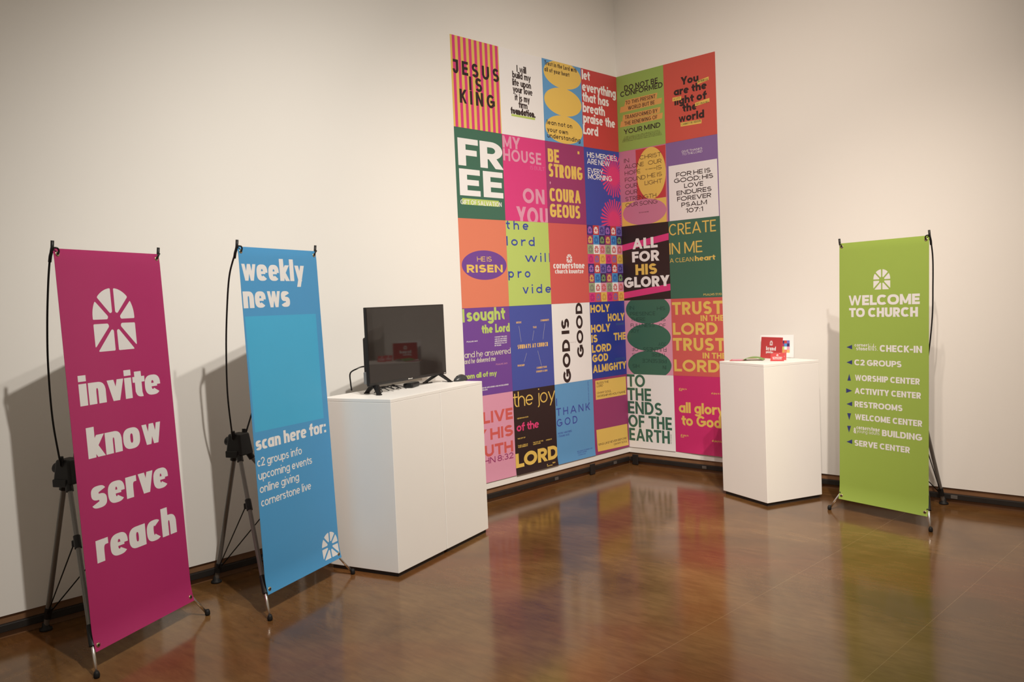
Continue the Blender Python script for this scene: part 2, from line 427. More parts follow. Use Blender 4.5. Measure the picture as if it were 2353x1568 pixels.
TILES = [['indigo/orchid', 'red/white', 'amethyst/indigo'], ['plum/yellow', 'skyblue/midblue', 'darkviolet/moss'],
         ['sage/grey', 'white/red', 'pink/red2'], ['magenta/fuchsia', 'coral/amethyst', 'yellow/ochre']]
def art(ops, w, h):
    """list of (layer, material name, polygon) for a printed sheet of w x h"""
    out = []; lay = 0; ntext = 0
    texts = []
    def put(polys, c, layer, jit=False):
        for j, p in enumerate(polys):
            if jit: j, p = p
            q = clip(p, 0.0, w, 0.0, h)
            if q: out.append((layer + (0.00002*(j % 5) if jit else 0), c, q))
    for o in ops:
        k = o[0]
        if k in 'tP': texts.append(o); continue
        lay += 1; z = lay*0.00005
        if k == 'p': put([o[1]], o[2], z)
        elif k == 'e': put([ellipse(*o[1:5])], o[5], z)
        elif k == 'l': put(arch_logo(*o[1:5]), o[5], z)
        elif k == 's':
            x0, y0, x1, y1, wd, c = o[1:]
            d = math.hypot(x1-x0, y1-y0); nx, ny = -(y1-y0)/d*wd/2, (x1-x0)/d*wd/2
            put([[(x0-nx, y0-ny), (x1-nx, y1-ny), (x1+nx, y1+ny), (x0+nx, y0+ny)]], c, z)
        elif k == 'b':
            cx, cy, ri, ro, c = o[1:]
            put([ellipse(cx, cy, ri, ri, 40)], c, z)
            rays = []
            for i in range(32):
                t = 2*PI*(i+.5)/32; c_, s_ = math.cos(t), math.sin(t); a, b = ri*.9, ro*(1 if i % 2 else .94)
                wa, wb = ri*.09, ro*.045
                rays.append([(cx+c_*a+s_*wa, cy+s_*a-c_*wa), (cx+c_*b+s_*wb, cy+s_*b-c_*wb), (cx+c_*b-s_*wb, cy+s_*b+c_*wb), (cx+c_*a-s_*wa, cy+s_*a+c_*wa)])
            put(rays, c, z+0.00004)
        elif k == 'g':
            cw, ch = w/6, h/8
            for r in range(8):
                for c in range(6):
                    bgc, fg = TILES[r % 4][c % 3].split('/')
                    x, y = c*cw, h-(r+1)*ch
                    put([[(x, y), (x+cw, y), (x+cw, y+ch), (x, y+ch)]], bgc, z)
                    put(arch_logo(x+cw/2, y+ch*.14, cw*.66, ch*.72, dense=15), fg, z+0.00004)
    base = (lay+1)*0.00005
    for i, o in enumerate(texts):
        if o[0] == 'P':
            put([o[1]], o[2], base + 0.0003); continue
        _, s, x0, x1, yb, hh, wt, c, kw = o
        kw = dict(kw); up = 0.00034 if kw.pop('top', 0) else 0
        put(letters(s, x0, x1, yb, hh, wt, **kw), c, base + up + 0.0001*(i % 2), True)
    return out
def sheet(name, bg, ops, w, h, t, back=None, bend=None, rows=1, parent=None, cols=1):
    """a printed sheet: x 0..w, z 0..h, back at y=0, printed front at y=-t"""
    bend = bend or (lambda u, v: 0.0)
    verts = []; faces = []; mi = []; mats = [bg]; 
    def mid(n):
        if n not in mats: mats.append(n)
        return mats.index(n)
    bi = mid('back') if back else 0
    idx = {}
    for s in (0, 1):
        for j in range(rows+1):
            for i in range(cols+1):
                u, v = w*i/cols, h*j/rows
                idx[s, i, j] = len(verts); verts.append((u, (0 if s else -t)-bend(u, v), v))
    for j in range(rows):
        for i in range(cols):
            faces.append((idx[0, i, j], idx[0, i+1, j], idx[0, i+1, j+1], idx[0, i, j+1])); mi.append(0)
            faces.append((idx[1, i, j], idx[1, i, j+1], idx[1, i+1, j+1], idx[1, i+1, j])); mi.append(bi)
        for i, sgn in ((0, 1), (cols, -1)):
            f = (idx[0, i, j], idx[0, i, j+1], idx[1, i, j+1], idx[1, i, j])
            faces.append(f if sgn > 0 else f[::-1]); mi.append(0)
    for i in range(cols):
        for j, sgn in ((0, -1), (rows, 1)):
            f = (idx[0, i, j], idx[0, i+1, j], idx[1, i+1, j], idx[1, i, j])
            faces.append(f if sgn > 0 else f[::-1]); mi.append(0)
    dz = h/rows
    for lay, c, poly in art(ops, w, h):
        pieces = [poly]
        if rows > 1:
            lo, hi = min(p[1] for p in poly), max(p[1] for p in poly)
            ks = range(int(lo/dz), int(hi/dz)+1)
            if len(ks) > 1: pieces = [clip(poly, -1, 9, k*dz, (k+1)*dz) for k in ks]
        for q in pieces:
            if len(q) < 3: continue
            area = sum(q[i][0]*q[(i+1) % len(q)][1]-q[(i+1) % len(q)][0]*q[i][1] for i in range(len(q)))
            if abs(area) < 1e-10: continue
            if area < 0: q = q[::-1]
            n0 = len(verts)
            for x, y in q: verts.append((x, -t-lay-0.00006-bend(x, y), y))
            faces.append(tuple(range(n0, n0+len(q)))); mi.append(mid(c))
    me = bpy.data.meshes.new(name); me.from_pydata(verts, [], faces)
    for p, k in zip(me.polygons, mi): p.material_index = k
    me.update()
    return link(name, me, parent, [back if (back and n == 'back') else ink(n) for n in mats])

POSTERS = {
 (0, 0): ('yellow', [
  ('p',[(0.0152,0),(0.0406,0),(0.0406,0.6096),(0.0152,0.6096)],'magenta'),
  ('p',[(0.066,0),(0.0914,0),(0.0914,0.6096),(0.066,0.6096)],'magenta'),
  ('p',[(0.1168,0),(0.1422,0),(0.1422,0.6096),(0.1168,0.6096)],'magenta'),
  ('p',[(0.1676,0),(0.193,0),(0.193,0.6096),(0.1676,0.6096)],'magenta'),
  ('p',[(0.2184,0),(0.2438,0),(0.2438,0.6096),(0.2184,0.6096)],'magenta'),
  ('p',[(0.2692,0),(0.2946,0),(0.2946,0.6096),(0.2692,0.6096)],'magenta'),
  ('p',[(0.32,0),(0.3454,0),(0.3454,0.6096),(0.32,0.6096)],'magenta'),
  ('p',[(0.3708,0),(0.3962,0),(0.3962,0.6096),(0.3708,0.6096)],'magenta'),
  ('p',[(0.4216,0),(0.447,0),(0.447,0.6096),(0.4216,0.6096)],'magenta'),
  ('t', 'JESUS', 0.0108, 0.4515, 0.3558, 0.093, 0.2, 'black', {'tr': 0.28}),
  ('t', 'IS', 0.1581, 0.2802, 0.2621, 0.093, 0.2, 'black', {'tr': 0.3}),
  ('t', 'KING', 0.064, 0.3993, 0.1655, 0.093, 0.2, 'black', {'tr': 0.28}),
 ]),
 (1, 0): ('white', [
  ('p',[(0.1061,0.1381),(0.3568,0.1381),(0.3568,0.1538),(0.1061,0.1538)],'lime'),
  ('t', 'I will', 0.1795, 0.2815, 0.4618, 0.049, 0.18, 'black', {'tr': -0.07}),
  ('t', 'build my', 0.1323, 0.3281, 0.4139, 0.049, 0.18, 'black', {'tr': -0.07}),
  ('t', 'life upon', 0.1293, 0.3276, 0.3595, 0.049, 0.18, 'black', {'tr': -0.07}),
  ('t', 'your love', 0.1307, 0.3403, 0.3117, 0.049, 0.18, 'black', {'tr': -0.07}),
  ('t', 'it is my', 0.1492, 0.3081, 0.2552, 0.049, 0.18, 'black', {'tr': -0.07}),
  ('t', 'firm', 0.1853, 0.2797, 0.2066, 0.049, 0.18, 'black', {'tr': -0.07}),
  ('t', 'foundation.', 0.1006, 0.3631, 0.1547, 0.05, 0.23, 'black', {'tr': -0.07}),
 ]),
 (2, 0): ('lightblue', [
  ('e',0.2358,0.518,0.2197,0.1034,'yellow'),
  ('e',0.2302,0.3136,0.219,0.1052,'yellow'),
  ('e',0.2308,0.1055,0.2187,0.1055,'yellow'),
  ('t', 'Trust in the Lord with', 0.0303, 0.4044, 0.5637, 0.033, 0.17, 'black', {'tr': 0.06}),
  ('t', 'all of your heart', 0.0272, 0.3151, 0.5163, 0.033, 0.17, 'black', {'tr': 0.06}),
  ('t', 'lean not on', 0.0302, 0.3247, 0.125, 0.036, 0.16, 'black', {'tr': 0.12}),
  ('t', 'your own', 0.0293, 0.271, 0.0715, 0.036, 0.16, 'black', {'tr': 0.12}),
  ('t', 'understanding', 0.0281, 0.4194, 0.0268, 0.036, 0.16, 'black', {'tr': 0.1}),
 ]),
 (3, 0): ('red', [
  ('t', 'let', 0.0088, 0.1126, 0.5249, 0.076, 0.2, 'white', {'tr': -0.04}),
  ('t', 'everything', 0.008, 0.4428, 0.4354, 0.076, 0.2, 'white', {'tr': -0.04}),
  ('t', 'that has', 0.0078, 0.3449, 0.355, 0.076, 0.2, 'white', {'tr': -0.04}),
  ('t', 'breath', 0.0055, 0.2884, 0.2711, 0.076, 0.2, 'white', {'tr': -0.04}),
  ('t', 'praise the', 0.0071, 0.4189, 0.1906, 0.076, 0.2, 'white', {'tr': -0.04}),
  ('t', 'Lord', 0.0015, 0.1909, 0.0999, 0.076, 0.2, 'white', {'tr': -0.04}),
 ]),
 (4, 0): ('leaf', [
  ('p',[(0.073,0.36),(0.388,0.363),(0.396,0.407),(0.085,0.406)],'amber'),
  ('p',[(0.024,0.314),(0.429,0.317),(0.437,0.361),(0.036,0.36)],'amber'),
  ('p',[(0.047,0.245),(0.412,0.248),(0.42,0.292),(0.059,0.291)],'amber'),
  ('p',[(0.023,0.197),(0.432,0.2),(0.44,0.244),(0.035,0.243)],'amber'),
  ('t', 'DO NOT BE', 0.0788, 0.4036, 0.4813, 0.043, 0.18000000000000002, 'black', {'tr': 0.04}),
  ('t', 'CONFORMED', 0.0367, 0.4467, 0.4386, 0.043, 0.18000000000000002, 'black', {'tr': 0.04}),
  ('t', 'TO THIS PRESENT', 0.0859, 0.3771, 0.3688, 0.03, 0.14, 'black', {'tr': 0.04}),
  ('t', 'WORLD BUT BE', 0.1091, 0.3669, 0.3234, 0.03, 0.14, 'black', {'tr': 0.04}),
  ('t', 'TRANSFORMED BY', 0.0751, 0.3919, 0.2541, 0.03, 0.14, 'black', {'tr': 0.04}),
  ('t', 'THE RENEWING OF', 0.0673, 0.3884, 0.2055, 0.03, 0.14, 'black', {'tr': 0.04}),
  ('t', 'YOUR MIND', 0.0592, 0.4135, 0.1349, 0.04, 0.17, 'black', {'tr': 0.04}),
  ('t', 'THEN YOU WILL BE ABLE TO TEST', 0.0579, 0.4067, 0.1075, 0.0078, 0.16, 'olive', {}),
  ('t', 'AND APPROVE WHAT THE WILL OF', 0.0534, 0.4112, 0.0987, 0.0078, 0.16, 'olive', {}),
  ('t', 'GOD IS, HIS GOOD, PLEASING AND', 0.0489, 0.4157, 0.09, 0.0078, 0.16, 'olive', {}),
  ('t', 'PERFECT WILL. DO NOT CONFORM', 0.0443, 0.4202, 0.0812, 0.0078, 0.16, 'olive', {}),
  ('t', 'ANY LONGER TO THE PATTERN OF THIS WORLD', 0.0398, 0.4247, 0.0724, 0.0078, 0.16, 'olive', {}),
 ]),
 (5, 0): ('red2', [
  ('t', 'You', 0.1554, 0.3112, 0.4201, 0.061, 0.24, 'black', {'tr': -0.02}),
  ('t', 'are the', 0.0895, 0.3802, 0.351, 0.061, 0.24, 'black', {'tr': -0.02}),
  ('t', 'light of', 0.0918, 0.3796, 0.2772, 0.061, 0.24, 'black', {'tr': -0.02}),
  ('t', 'the', 0.163, 0.2914, 0.2131, 0.061, 0.24, 'black', {'tr': -0.02}),
  ('t', 'world', 0.1238, 0.351, 0.141, 0.061, 0.24, 'black', {'tr': -0.02}),
  ('P',[(0.3001,0.3977),(0.3988,0.4121),(0.3988,0.4365),(0.3003,0.4244)],'yellow'),
  ('P',[(0.0744,0.3122),(0.1536,0.3101),(0.1561,0.3377),(0.077,0.3401)],'yellow'),
  ('P',[(0.2752,0.2375),(0.4002,0.2496),(0.3998,0.2772),(0.2753,0.2643)],'yellow'),
  ('P',[(0.1412,0.1069),(0.3262,0.1016),(0.3265,0.1313),(0.1427,0.137)],'yellow'),
  ('t', 'MATTHEW 5:14', 0.3053, 0.3925, 0.4101, 0.016, 0.16, 'olive', {'top': 1}),
  ('t', 'A CITY', 0.0849, 0.145, 0.3193, 0.014, 0.16, 'olive', {'top': 1}),
  ('t', 'SET ON A HILL', 0.2842, 0.3938, 0.2452, 0.014, 0.16, 'olive', {'top': 1}),
  ('t', 'CANNOT BE HIDDEN', 0.151, 0.3184, 0.1142, 0.016, 0.16, 'olive', {'top': 1}),
 ]),
 (0, 1): ('green', [
  ('t', 'FR', 0.0256, 0.456, 0.3552, 0.184, 0.39, 'white', {'tr': 0.04, 'wy': 0.21}),
  ('t', 'EE', 0.0276, 0.4451, 0.1535, 0.18, 0.4, 'white', {'tr': 0.08, 'wy': 0.21}),
  ('p',[(0.0455,0.0927),(0.3972,0.0927),(0.3972,0.1347),(0.0455,0.1347)],'lime'),
  ('t', 'GIFT OF SALVATION', 0.0289, 0.4239, 0.0938, 0.0312, 0.15, 'white', {}),
 ]),
 (1, 1): ('magenta', [
  ('t', 'MY', 0.0031, 0.1847, 0.5143, 0.086, 0.22, 'pink', {'tr': 0.03}),
  ('t', 'HOUSE', 0.0048, 0.4064, 0.4239, 0.086, 0.19, 'pink', {'tr': 0.06}),
  ('t', 'IS BUILT', 0.2838, 0.4432, 0.3823, 0.0283, 0.11, 'pink2', {}),
  ('t', 'ON', 0.1905, 0.4273, 0.134, 0.1087, 0.22, 'pink', {'tr': 0.08}),
  ('t', 'YOU', 0.1167, 0.4615, -0.0245, 0.1305, 0.21, 'pink', {'tr': 0.06}),
 ]),
 (2, 1): ('plum', [
  ('t', 'BE', 0.0262, 0.1545, 0.4556, 0.1, 0.265, 'yellow', {'tr': 0.0, 'wy': 0.19, 'n': 2.7}),
  ('t', 'STRONG', 0.0268, 0.4285, 0.3455, 0.1, 0.265, 'yellow', {'tr': 0.0, 'wy': 0.19, 'n': 2.7}),
  ('t', 'COURA', 0.0283, 0.3964, 0.1624, 0.1, 0.265, 'yellow', {'tr': 0.0, 'wy': 0.19, 'n': 2.7}),
  ('t', 'GEOUS', 0.0257, 0.3817, 0.0439, 0.1, 0.265, 'yellow', {'tr': 0.0, 'wy': 0.19, 'n': 2.7}),
  ('p',[(0.378,0.5447),(0.4012,0.5447),(0.4012,0.5664),(0.378,0.5664)],'yellow'),
  ('p',[(0.0423,0.3128),(0.0494,0.3005),(0.0408,0.287),(0.0346,0.3006)],'pink'),
 ]),
 (3, 1): ('blue', [
  ('b',0.3767,0.4086,0.071,0.1774,'hotpink'),
  ('b',0.3585,0.0467,0.071,0.1774,'hotpink'),
  ('t', 'HIS MERCIES,', 0.0382, 0.4307, 0.5318, 0.042, 0.15, 'white', {'tr': 0.0}),
  ('t', 'ARE NEW', 0.0346, 0.3274, 0.4812, 0.042, 0.15, 'white', {'tr': 0.0}),
  ('t', 'EVERY', 0.041, 0.236, 0.4073, 0.042, 0.15, 'white', {'tr': 0.0}),
  ('t', 'MORNING', 0.0407, 0.3502, 0.3627, 0.042, 0.15, 'white', {'tr': 0.0}),
 ]),
 (4, 1): ('rose', [
  ('p',[(0.0136,0.1959),(0.4458,0.1926),(0.4431,-0.0006),(0.0103,-0.0009)],'yellow'),
  ('p',[(0.1681,0.6019),(0.4539,0.6015),(0.4431,0.1952),(0.1695,0.1915)],'red'),
  ('e',0.3109,0.3993,0.1387,0.206,'yellow'),
  ('e',0.2323,0.0986,0.2116,0.1039,'rose'),
  ('t', 'IN', 0.0504, 0.1012, 0.5142, 0.033, 0.115, 'brown', {'tr': 0.05}),
  ('t', 'ALONE', 0.053, 0.2441, 0.4652, 0.033, 0.115, 'brown', {'tr': 0.05}),
  ('t', 'HOPE', 0.0529, 0.2077, 0.4126, 0.033, 0.115, 'brown', {'tr': 0.05}),
  ('t', 'FOUND', 0.0522, 0.2565, 0.3588, 0.033, 0.115, 'brown', {'tr': 0.05}),
  ('t', 'OUR', 0.0527, 0.1745, 0.3065, 0.033, 0.115, 'brown', {'tr': 0.05}),
  ('t', 'OUR', 0.0514, 0.1732, 0.2545, 0.033, 0.115, 'brown', {'tr': 0.05}),
  ('t', 'STRENGTH', 0.0507, 0.3536, 0.2027, 0.033, 0.115, 'brown', {'tr': 0.05}),
  ('t', 'OUR SONG', 0.0502, 0.3621, 0.1534, 0.033, 0.115, 'brown', {'tr': 0.05}),
  ('t', 'CHRIST', 0.2062, 0.4126, 0.5186, 0.033, 0.115, 'brown', {'tr': 0.05}),
  ('t', 'OUR', 0.2857, 0.4132, 0.466, 0.033, 0.115, 'brown', {'tr': 0.05}),
  ('t', 'IS', 0.3647, 0.4128, 0.4172, 0.033, 0.115, 'brown', {'tr': 0.05}),
  ('t', 'HE IS', 0.2737, 0.413, 0.3635, 0.033, 0.115, 'brown', {'tr': 0.05}),
  ('t', 'LIGHT', 0.246, 0.4126, 0.31, 0.033, 0.115, 'brown', {'tr': 0.05}),
  ('t', 'THE CORNERSTONE', 0.2571, 0.3587, 0.4289, 0.0095, 0.12, 'brown', {}),
  ('t', 'THE SOLID GROUND', 0.1781, 0.2761, 0.0919, 0.0093, 0.12, 'brown', {}),
 ]),
 (5, 1): ('violet', [
  ('p',[(0.0198,0.4289),(0.4483,0.4276),(0.4507,-0.0004),(0.012,0.0012)],'white'),
  ('t', 'GIVE THANKS', 0.143, 0.3248, 0.5158, 0.0161, 0.11, 'white', {}),
  ('t', 'TO THE LORD', 0.1462, 0.3249, 0.4944, 0.016, 0.11, 'white', {}),
  ('t', 'FOR HE IS', 0.0857, 0.3911, 0.3347, 0.0345, 0.18, 'black', {'tr': 0.05}),
  ('t', 'GOOD; HIS', 0.065, 0.4111, 0.2904, 0.0345, 0.18, 'black', {'tr': 0.05}),
  ('t', 'LOVE', 0.1551, 0.3238, 0.2425, 0.0345, 0.18, 'black', {'tr': 0.05}),
  ('t', 'ENDURES', 0.0853, 0.3941, 0.1936, 0.0345, 0.18, 'black', {'tr': 0.05}),
  ('t', 'FOREVER', 0.0883, 0.3895, 0.1467, 0.0345, 0.18, 'black', {'tr': 0.05}),
  ('t', 'PSALM', 0.1246, 0.3514, 0.0985, 0.0345, 0.18, 'black', {'tr': 0.05}),
  ('t', '107:1', 0.1608, 0.3153, 0.0508, 0.0345, 0.18, 'black', {'tr': 0.05}),
 ]),
 (0, 2): ('orange', [
  ('e',0.2313,0.2922,0.2168,0.102,'purple'),
  ('t', 'HE IS', 0.1601, 0.3017, 0.3174, 0.034, 0.13, 'yellow', {'tr': 0.04}),
  ('t', 'RISEN', 0.059, 0.4073, 0.2413, 0.054, 0.37, 'yellow', {'tr': 0.12, 'wy': 0.25}),
 ]),
 (1, 2): ('lime', [
  ('t', 'the', 0.0025, 0.2371, 0.5478, 0.067, 0.17, 'blue', {'tr': 0.5}),
  ('t', 'lord', -0.0, 0.2972, 0.4315, 0.067, 0.17, 'blue', {'tr': 0.45}),
  ('t', 'will', 0.1868, 0.4633, 0.3162, 0.067, 0.17, 'blue', {'tr': 0.45}),
  ('t', 'pro', 0.0046, 0.2371, 0.2018, 0.067, 0.17, 'blue', {'tr': 0.5}),
  ('t', 'vide', 0.1478, 0.4604, 0.0855, 0.067, 0.17, 'blue', {'tr': 0.45}),
 ]),
 (2, 2): ('coral', [
  ('l',0.2292,0.3121,0.0642,0.0651,'white'),
  ('t', 'cornerstone', 0.0394, 0.4115, 0.2671, 0.0468, 0.25, 'white', {'tr': 0.02, 'xh': 0.74, 'wy': 0.19, 'n': 2.6}),
  ('t', 'church kountze', 0.0563, 0.3972, 0.2294, 0.0334, 0.25, 'white', {'tr': 0.02, 'xh': 0.74, 'wy': 0.19, 'n': 2.6}),
 ]),
 (3, 2): ('red', [
  ('g',),
 ]),
 (4, 2): ('black', [
  ('p',[(-0.0014,0.4584),(0.4568,0.5196),(0.4547,0.4656),(0.0047,0.4083)],'magenta'),
  ('p',[(-0.0006,0.0676),(0.4561,0.1204),(0.4598,0.0672),(0.0005,0.0154)],'magenta'),
  ('t', 'ALL', 0.1054, 0.3497, 0.4151, 0.086, 0.31, 'white', {'tr': 0.02, 'wy': 0.24}),
  ('t', 'FOR', 0.0973, 0.3615, 0.3091, 0.086, 0.31, 'white', {'tr': 0.02, 'wy': 0.24}),
  ('t', 'HIS', 0.1263, 0.3361, 0.2041, 0.086, 0.31, 'yellow', {'tr': 0.02, 'wy': 0.24}),
  ('t', 'GLORY', 0.008, 0.45, 0.1036, 0.086, 0.31, 'white', {'tr': 0.0, 'wy': 0.24}),
 ]),
 (5, 2): ('green', [
  ('t', 'CREATE', 0.0033, 0.4212, 0.4975, 0.089, 0.11, 'yellow', {'tr': 0.03}),
  ('t', 'IN ME', 0.0018, 0.2982, 0.3494, 0.089, 0.11, 'yellow', {'tr': 0.03}),
  ('t', 'A CLEAN', 0.0011, 0.2162, 0.2842, 0.034, 0.12, 'yellow', {'tr': 0.04}),
  ('t', 'heart', 0.2302, 0.4091, 0.2841, 0.041, 0.3, 'yellow', {'wy': 0.19, 'tr': 0}),
  ('t', 'PSALMS 51:10', 0.2954, 0.4522, 0.014, 0.0168, 0.13, 'yellow', {}),
 ]),
 (0, 3): ('purple', [
  ('t', 'I', -0.003, 0.0178, 0.5147, 0.09, 0.21, 'lime', {}),
  ('t', 'sought', 0.0364, 0.4139, 0.5179, 0.09, 0.21, 'lime', {'tr': -0.02}),
  ('t', 'the Lord', 0.1743, 0.4538, 0.4291, 0.061, 0.23, 'lime', {'tr': -0.04}),
  ('t', 'PSALMS 34:5', 0.0278, 0.1303, 0.3769, 0.0091, 0.2, 'white', {}),
  ('t', 'I SOUGHT THE LORD', 0.2982, 0.4215, 0.3932, 0.0088, 0.2, 'white', {}),
  ('t', 'AND HE ANSWERED', 0.2973, 0.4206, 0.3783, 0.0086, 0.2, 'white', {}),
  ('t', 'AND HE DELIVERED', 0.2963, 0.4197, 0.3633, 0.0095, 0.2, 'white', {}),
  ('t', 'ME FROM ALL OF', 0.2953, 0.4188, 0.3484, 0.0095, 0.2, 'white', {}),
  ('t', 'MY FEARS', 0.2943, 0.3597, 0.3334, 0.0095, 0.2, 'white', {}),
  ('t', 'and he answered', 0.0023, 0.4523, 0.2719, 0.042, 0.115, 'cream', {'tr': -0.02}),
  ('t', 'and he delivered me', -0.0009, 0.2976, 0.2317, 0.034, 0.115, 'cream', {'tr': -0.03}),
  ('t', 'PSALMS 34:5', 0.2991, 0.414, 0.1995, 0.0114, 0.12, 'pink', {}),
  ('t', 'from all of my', -0.0257, 0.3048, 0.1282, 0.037, 0.23, 'lime', {'tr': -0.05}),
  ('t', 'I SOUGHT THE LORD AND HE ANSWERED AND HE DELIVERED', -0.0072, 0.4167, 0.0487, 0.0093, 0.2, 'white', {}),
  ('t', 'ME FROM ALL OF MY FEARS', -0.007, 0.206, 0.0336, 0.0095, 0.2, 'white', {}),
 ]),
 (1, 3): ('blue2', [
  ('t', 'MUSIC', 0.0658, 0.1228, 0.4819, 0.0145, 0.26, 'amberlight', {}),
  ('t', 'TALK', 0.2415, 0.2809, 0.4391, 0.0145, 0.26, 'amberlight', {}),
  ('t', 'COMMUNITY', 0.3275, 0.4226, 0.4853, 0.0145, 0.26, 'amberlight', {}),
  ('t', 'WORSHIP', 0.0596, 0.1352, 0.1702, 0.0145, 0.26, 'amberlight', {}),
  ('t', 'CONNECTION', 0.2638, 0.3754, 0.1372, 0.0145, 0.26, 'amberlight', {}),
  ('t', 'STUDENTS & KIDS', 0.2553, 0.3827, 0.1097, 0.0145, 0.26, 'amberlight', {}),
  ('s',0.0919,0.4627,0.1091,0.3478,0.0016,'cream'),
  ('s',0.2507,0.4222,0.2294,0.3504,0.0016,'cream'),
  ('s',0.3745,0.4713,0.3456,0.3508,0.0016,'cream'),
  ('s',0.1625,0.2629,0.132,0.2012,0.0016,'cream'),
  ('s',0.2829,0.2715,0.3185,0.1567,0.0016,'cream'),
  ('t', 'SUNDAYS AT CHURCH', 0.0697, 0.3987, 0.298, 0.03, 0.28, 'amberlight', {'wy': 0.2, 'n': 2.6}),
 ]),
 (2, 3): ('white', [
  ('t', 'GOD IS', 0.0015, 0.4931, 0.196, 0.0918, 0.25, 'black', {'tr': 0.05, 'rot': 90}),
  ('t', 'GOOD', 0.1831, 0.6093, 0.3619, 0.0808, 0.25, 'black', {'tr': 0.05, 'rot': 90}),
  ('t', 'all the time', 0.1848, 0.2711, 0.3035, 0.0095, 0.08, 'grey', {}),
 ]),
 (3, 3): ('navy', [
  ('t', 'HOLY', 0.0075, 0.2567, 0.5256, 0.062, 0.24, 'yellow', {'tr': 0.02}),
  ('t', 'HOLY', 0.2274, 0.4531, 0.4471, 0.062, 0.24, 'yellow', {'tr': 0.02}),
  ('t', 'HOLY', 0.0055, 0.2562, 0.3674, 0.062, 0.24, 'yellow', {'tr': 0.02}),
  ('t', 'IS', 0.0046, 0.0835, 0.2883, 0.062, 0.24, 'yellow', {'tr': 0.02}),
  ('t', 'THE', 0.2959, 0.4619, 0.2876, 0.062, 0.24, 'yellow', {'tr': 0.02}),
  ('t', 'LORD', 0.0076, 0.2578, 0.2078, 0.062, 0.24, 'yellow', {'tr': 0.02}),
  ('t', 'GOD', 0.0089, 0.2123, 0.1306, 0.062, 0.24, 'yellow', {'tr': 0.02}),
  ('t', 'ALMIGHTY', 0.0098, 0.453, 0.0463, 0.062, 0.24, 'yellow', {'tr': 0.02}),
  ('t', 'EARLY IN THE MORNING', 0.3337, 0.4447, 0.4194, 0.0095, 0.14, 'teal', {}),
  ('t', 'WHO WAS AND IS', 0.3038, 0.4436, 0.1333, 0.0095, 0.14, 'teal', {}),
  ('t', 'OUR SONG SHALL RISE', 0.3332, 0.4442, 0.4108, 0.0095, 0.14, 'teal', {}),
  ('t', 'AND IS TO COME', 0.3032, 0.443, 0.1219, 0.0095, 0.14, 'teal', {}),
 ]),
 (4, 3): ('pink', [
  ('e',0.2309,0.533,0.215,0.1181,'green'),
  ('e',0.231,0.3044,0.2131,0.1115,'green'),
  ('e',0.2306,0.0797,0.2125,0.1147,'green'),
  ('t', 'IN', 0.0518, 0.099, 0.5326, 0.03, 0.115, 'darkgreen', {'tr': 0.06}),
  ('t', 'HIS', 0.323, 0.4016, 0.5219, 0.03, 0.115, 'darkgreen', {'tr': 0.06}),
  ('t', 'PRESENCE', 0.0561, 0.3053, 0.4827, 0.03, 0.115, 'darkgreen', {'tr': 0.06}),
  ('t', 'THERE', 0.0606, 0.2058, 0.4379, 0.03, 0.115, 'darkgreen', {'tr': 0.06}),
  ('t', 'IS', 0.3631, 0.4012, 0.4338, 0.03, 0.115, 'darkgreen', {'tr': 0.06}),
  ('t', 'FULLNESS', 0.0589, 0.2933, 0.3882, 0.03, 0.115, 'darkgreen', {'tr': 0.06}),
  ('t', 'OF', 0.3351, 0.4008, 0.3856, 0.03, 0.115, 'darkgreen', {'tr': 0.06}),
  ('t', 'JOY', 0.0573, 0.1422, 0.3434, 0.03, 0.115, 'darkgreen', {'tr': 0.06}),
  ('t', 'JOY', 0.324, 0.3974, 0.2351, 0.0289, 0.115, 'darkgreen', {'tr': 0.06, 'rot': 180}),
  ('t', 'FULLNESS', 0.1754, 0.4004, 0.1893, 0.0329, 0.115, 'darkgreen', {'tr': 0.06, 'rot': 180}),
  ('t', 'OF', 0.0633, 0.1258, 0.1922, 0.0294, 0.115, 'darkgreen', {'tr': 0.06, 'rot': 180}),
  ('t', 'THERE', 0.256, 0.3933, 0.1481, 0.0279, 0.115, 'darkgreen', {'tr': 0.06, 'rot': 180}),
  ('t', 'IS', 0.0617, 0.0926, 0.1499, 0.0245, 0.115, 'darkgreen', {'tr': 0.06, 'rot': 180}),
  ('t', 'PRESENCE', 0.1633, 0.3972, 0.0975, 0.031, 0.115, 'darkgreen', {'tr': 0.06, 'rot': 180}),
  ('t', 'HIS', 0.0633, 0.131, 0.0515, 0.031, 0.115, 'darkgreen', {'tr': 0.06, 'rot': 180}),
  ('t', 'IN', 0.3595, 0.3927, 0.0467, 0.0309, 0.115, 'darkgreen', {'tr': 0.06, 'rot': 180}),
 ]),
 (5, 3): ('coral', [
  ('t', 'TRUST', 0.0085, 0.4593, 0.4822, 0.1, 0.22, 'yellow', {'tr': 0.05}),
  ('t', 'IN THE', 0.2637, 0.4664, 0.4291, 0.045, 0.22, 'yellow', {'tr': 0.05}),
  ('t', 'LORD', 0.0099, 0.4082, 0.3244, 0.094, 0.22, 'yellow', {'tr': 0.05}),
  ('t', 'TRUST', 0.0056, 0.4703, 0.1993, 0.1, 0.22, 'yellow', {'tr': 0.05}),
  ('t', 'IN THE', 0.2716, 0.4738, 0.1408, 0.045, 0.22, 'yellow', {'tr': 0.05}),
  ('t', 'LORD', 0.0106, 0.4142, 0.0345, 0.094, 0.22, 'yellow', {'tr': 0.05}),
 ]),
 (0, 4): ('pink', [
  ('t', 'LIVE', 0.1489, 0.4463, 0.4122, 0.082, 0.24, 'coral', {'tr': 0.06}),
  ('t', 'BY HIS', -0.026, 0.442, 0.293, 0.08, 0.24, 'coral', {'tr': 0.06}),
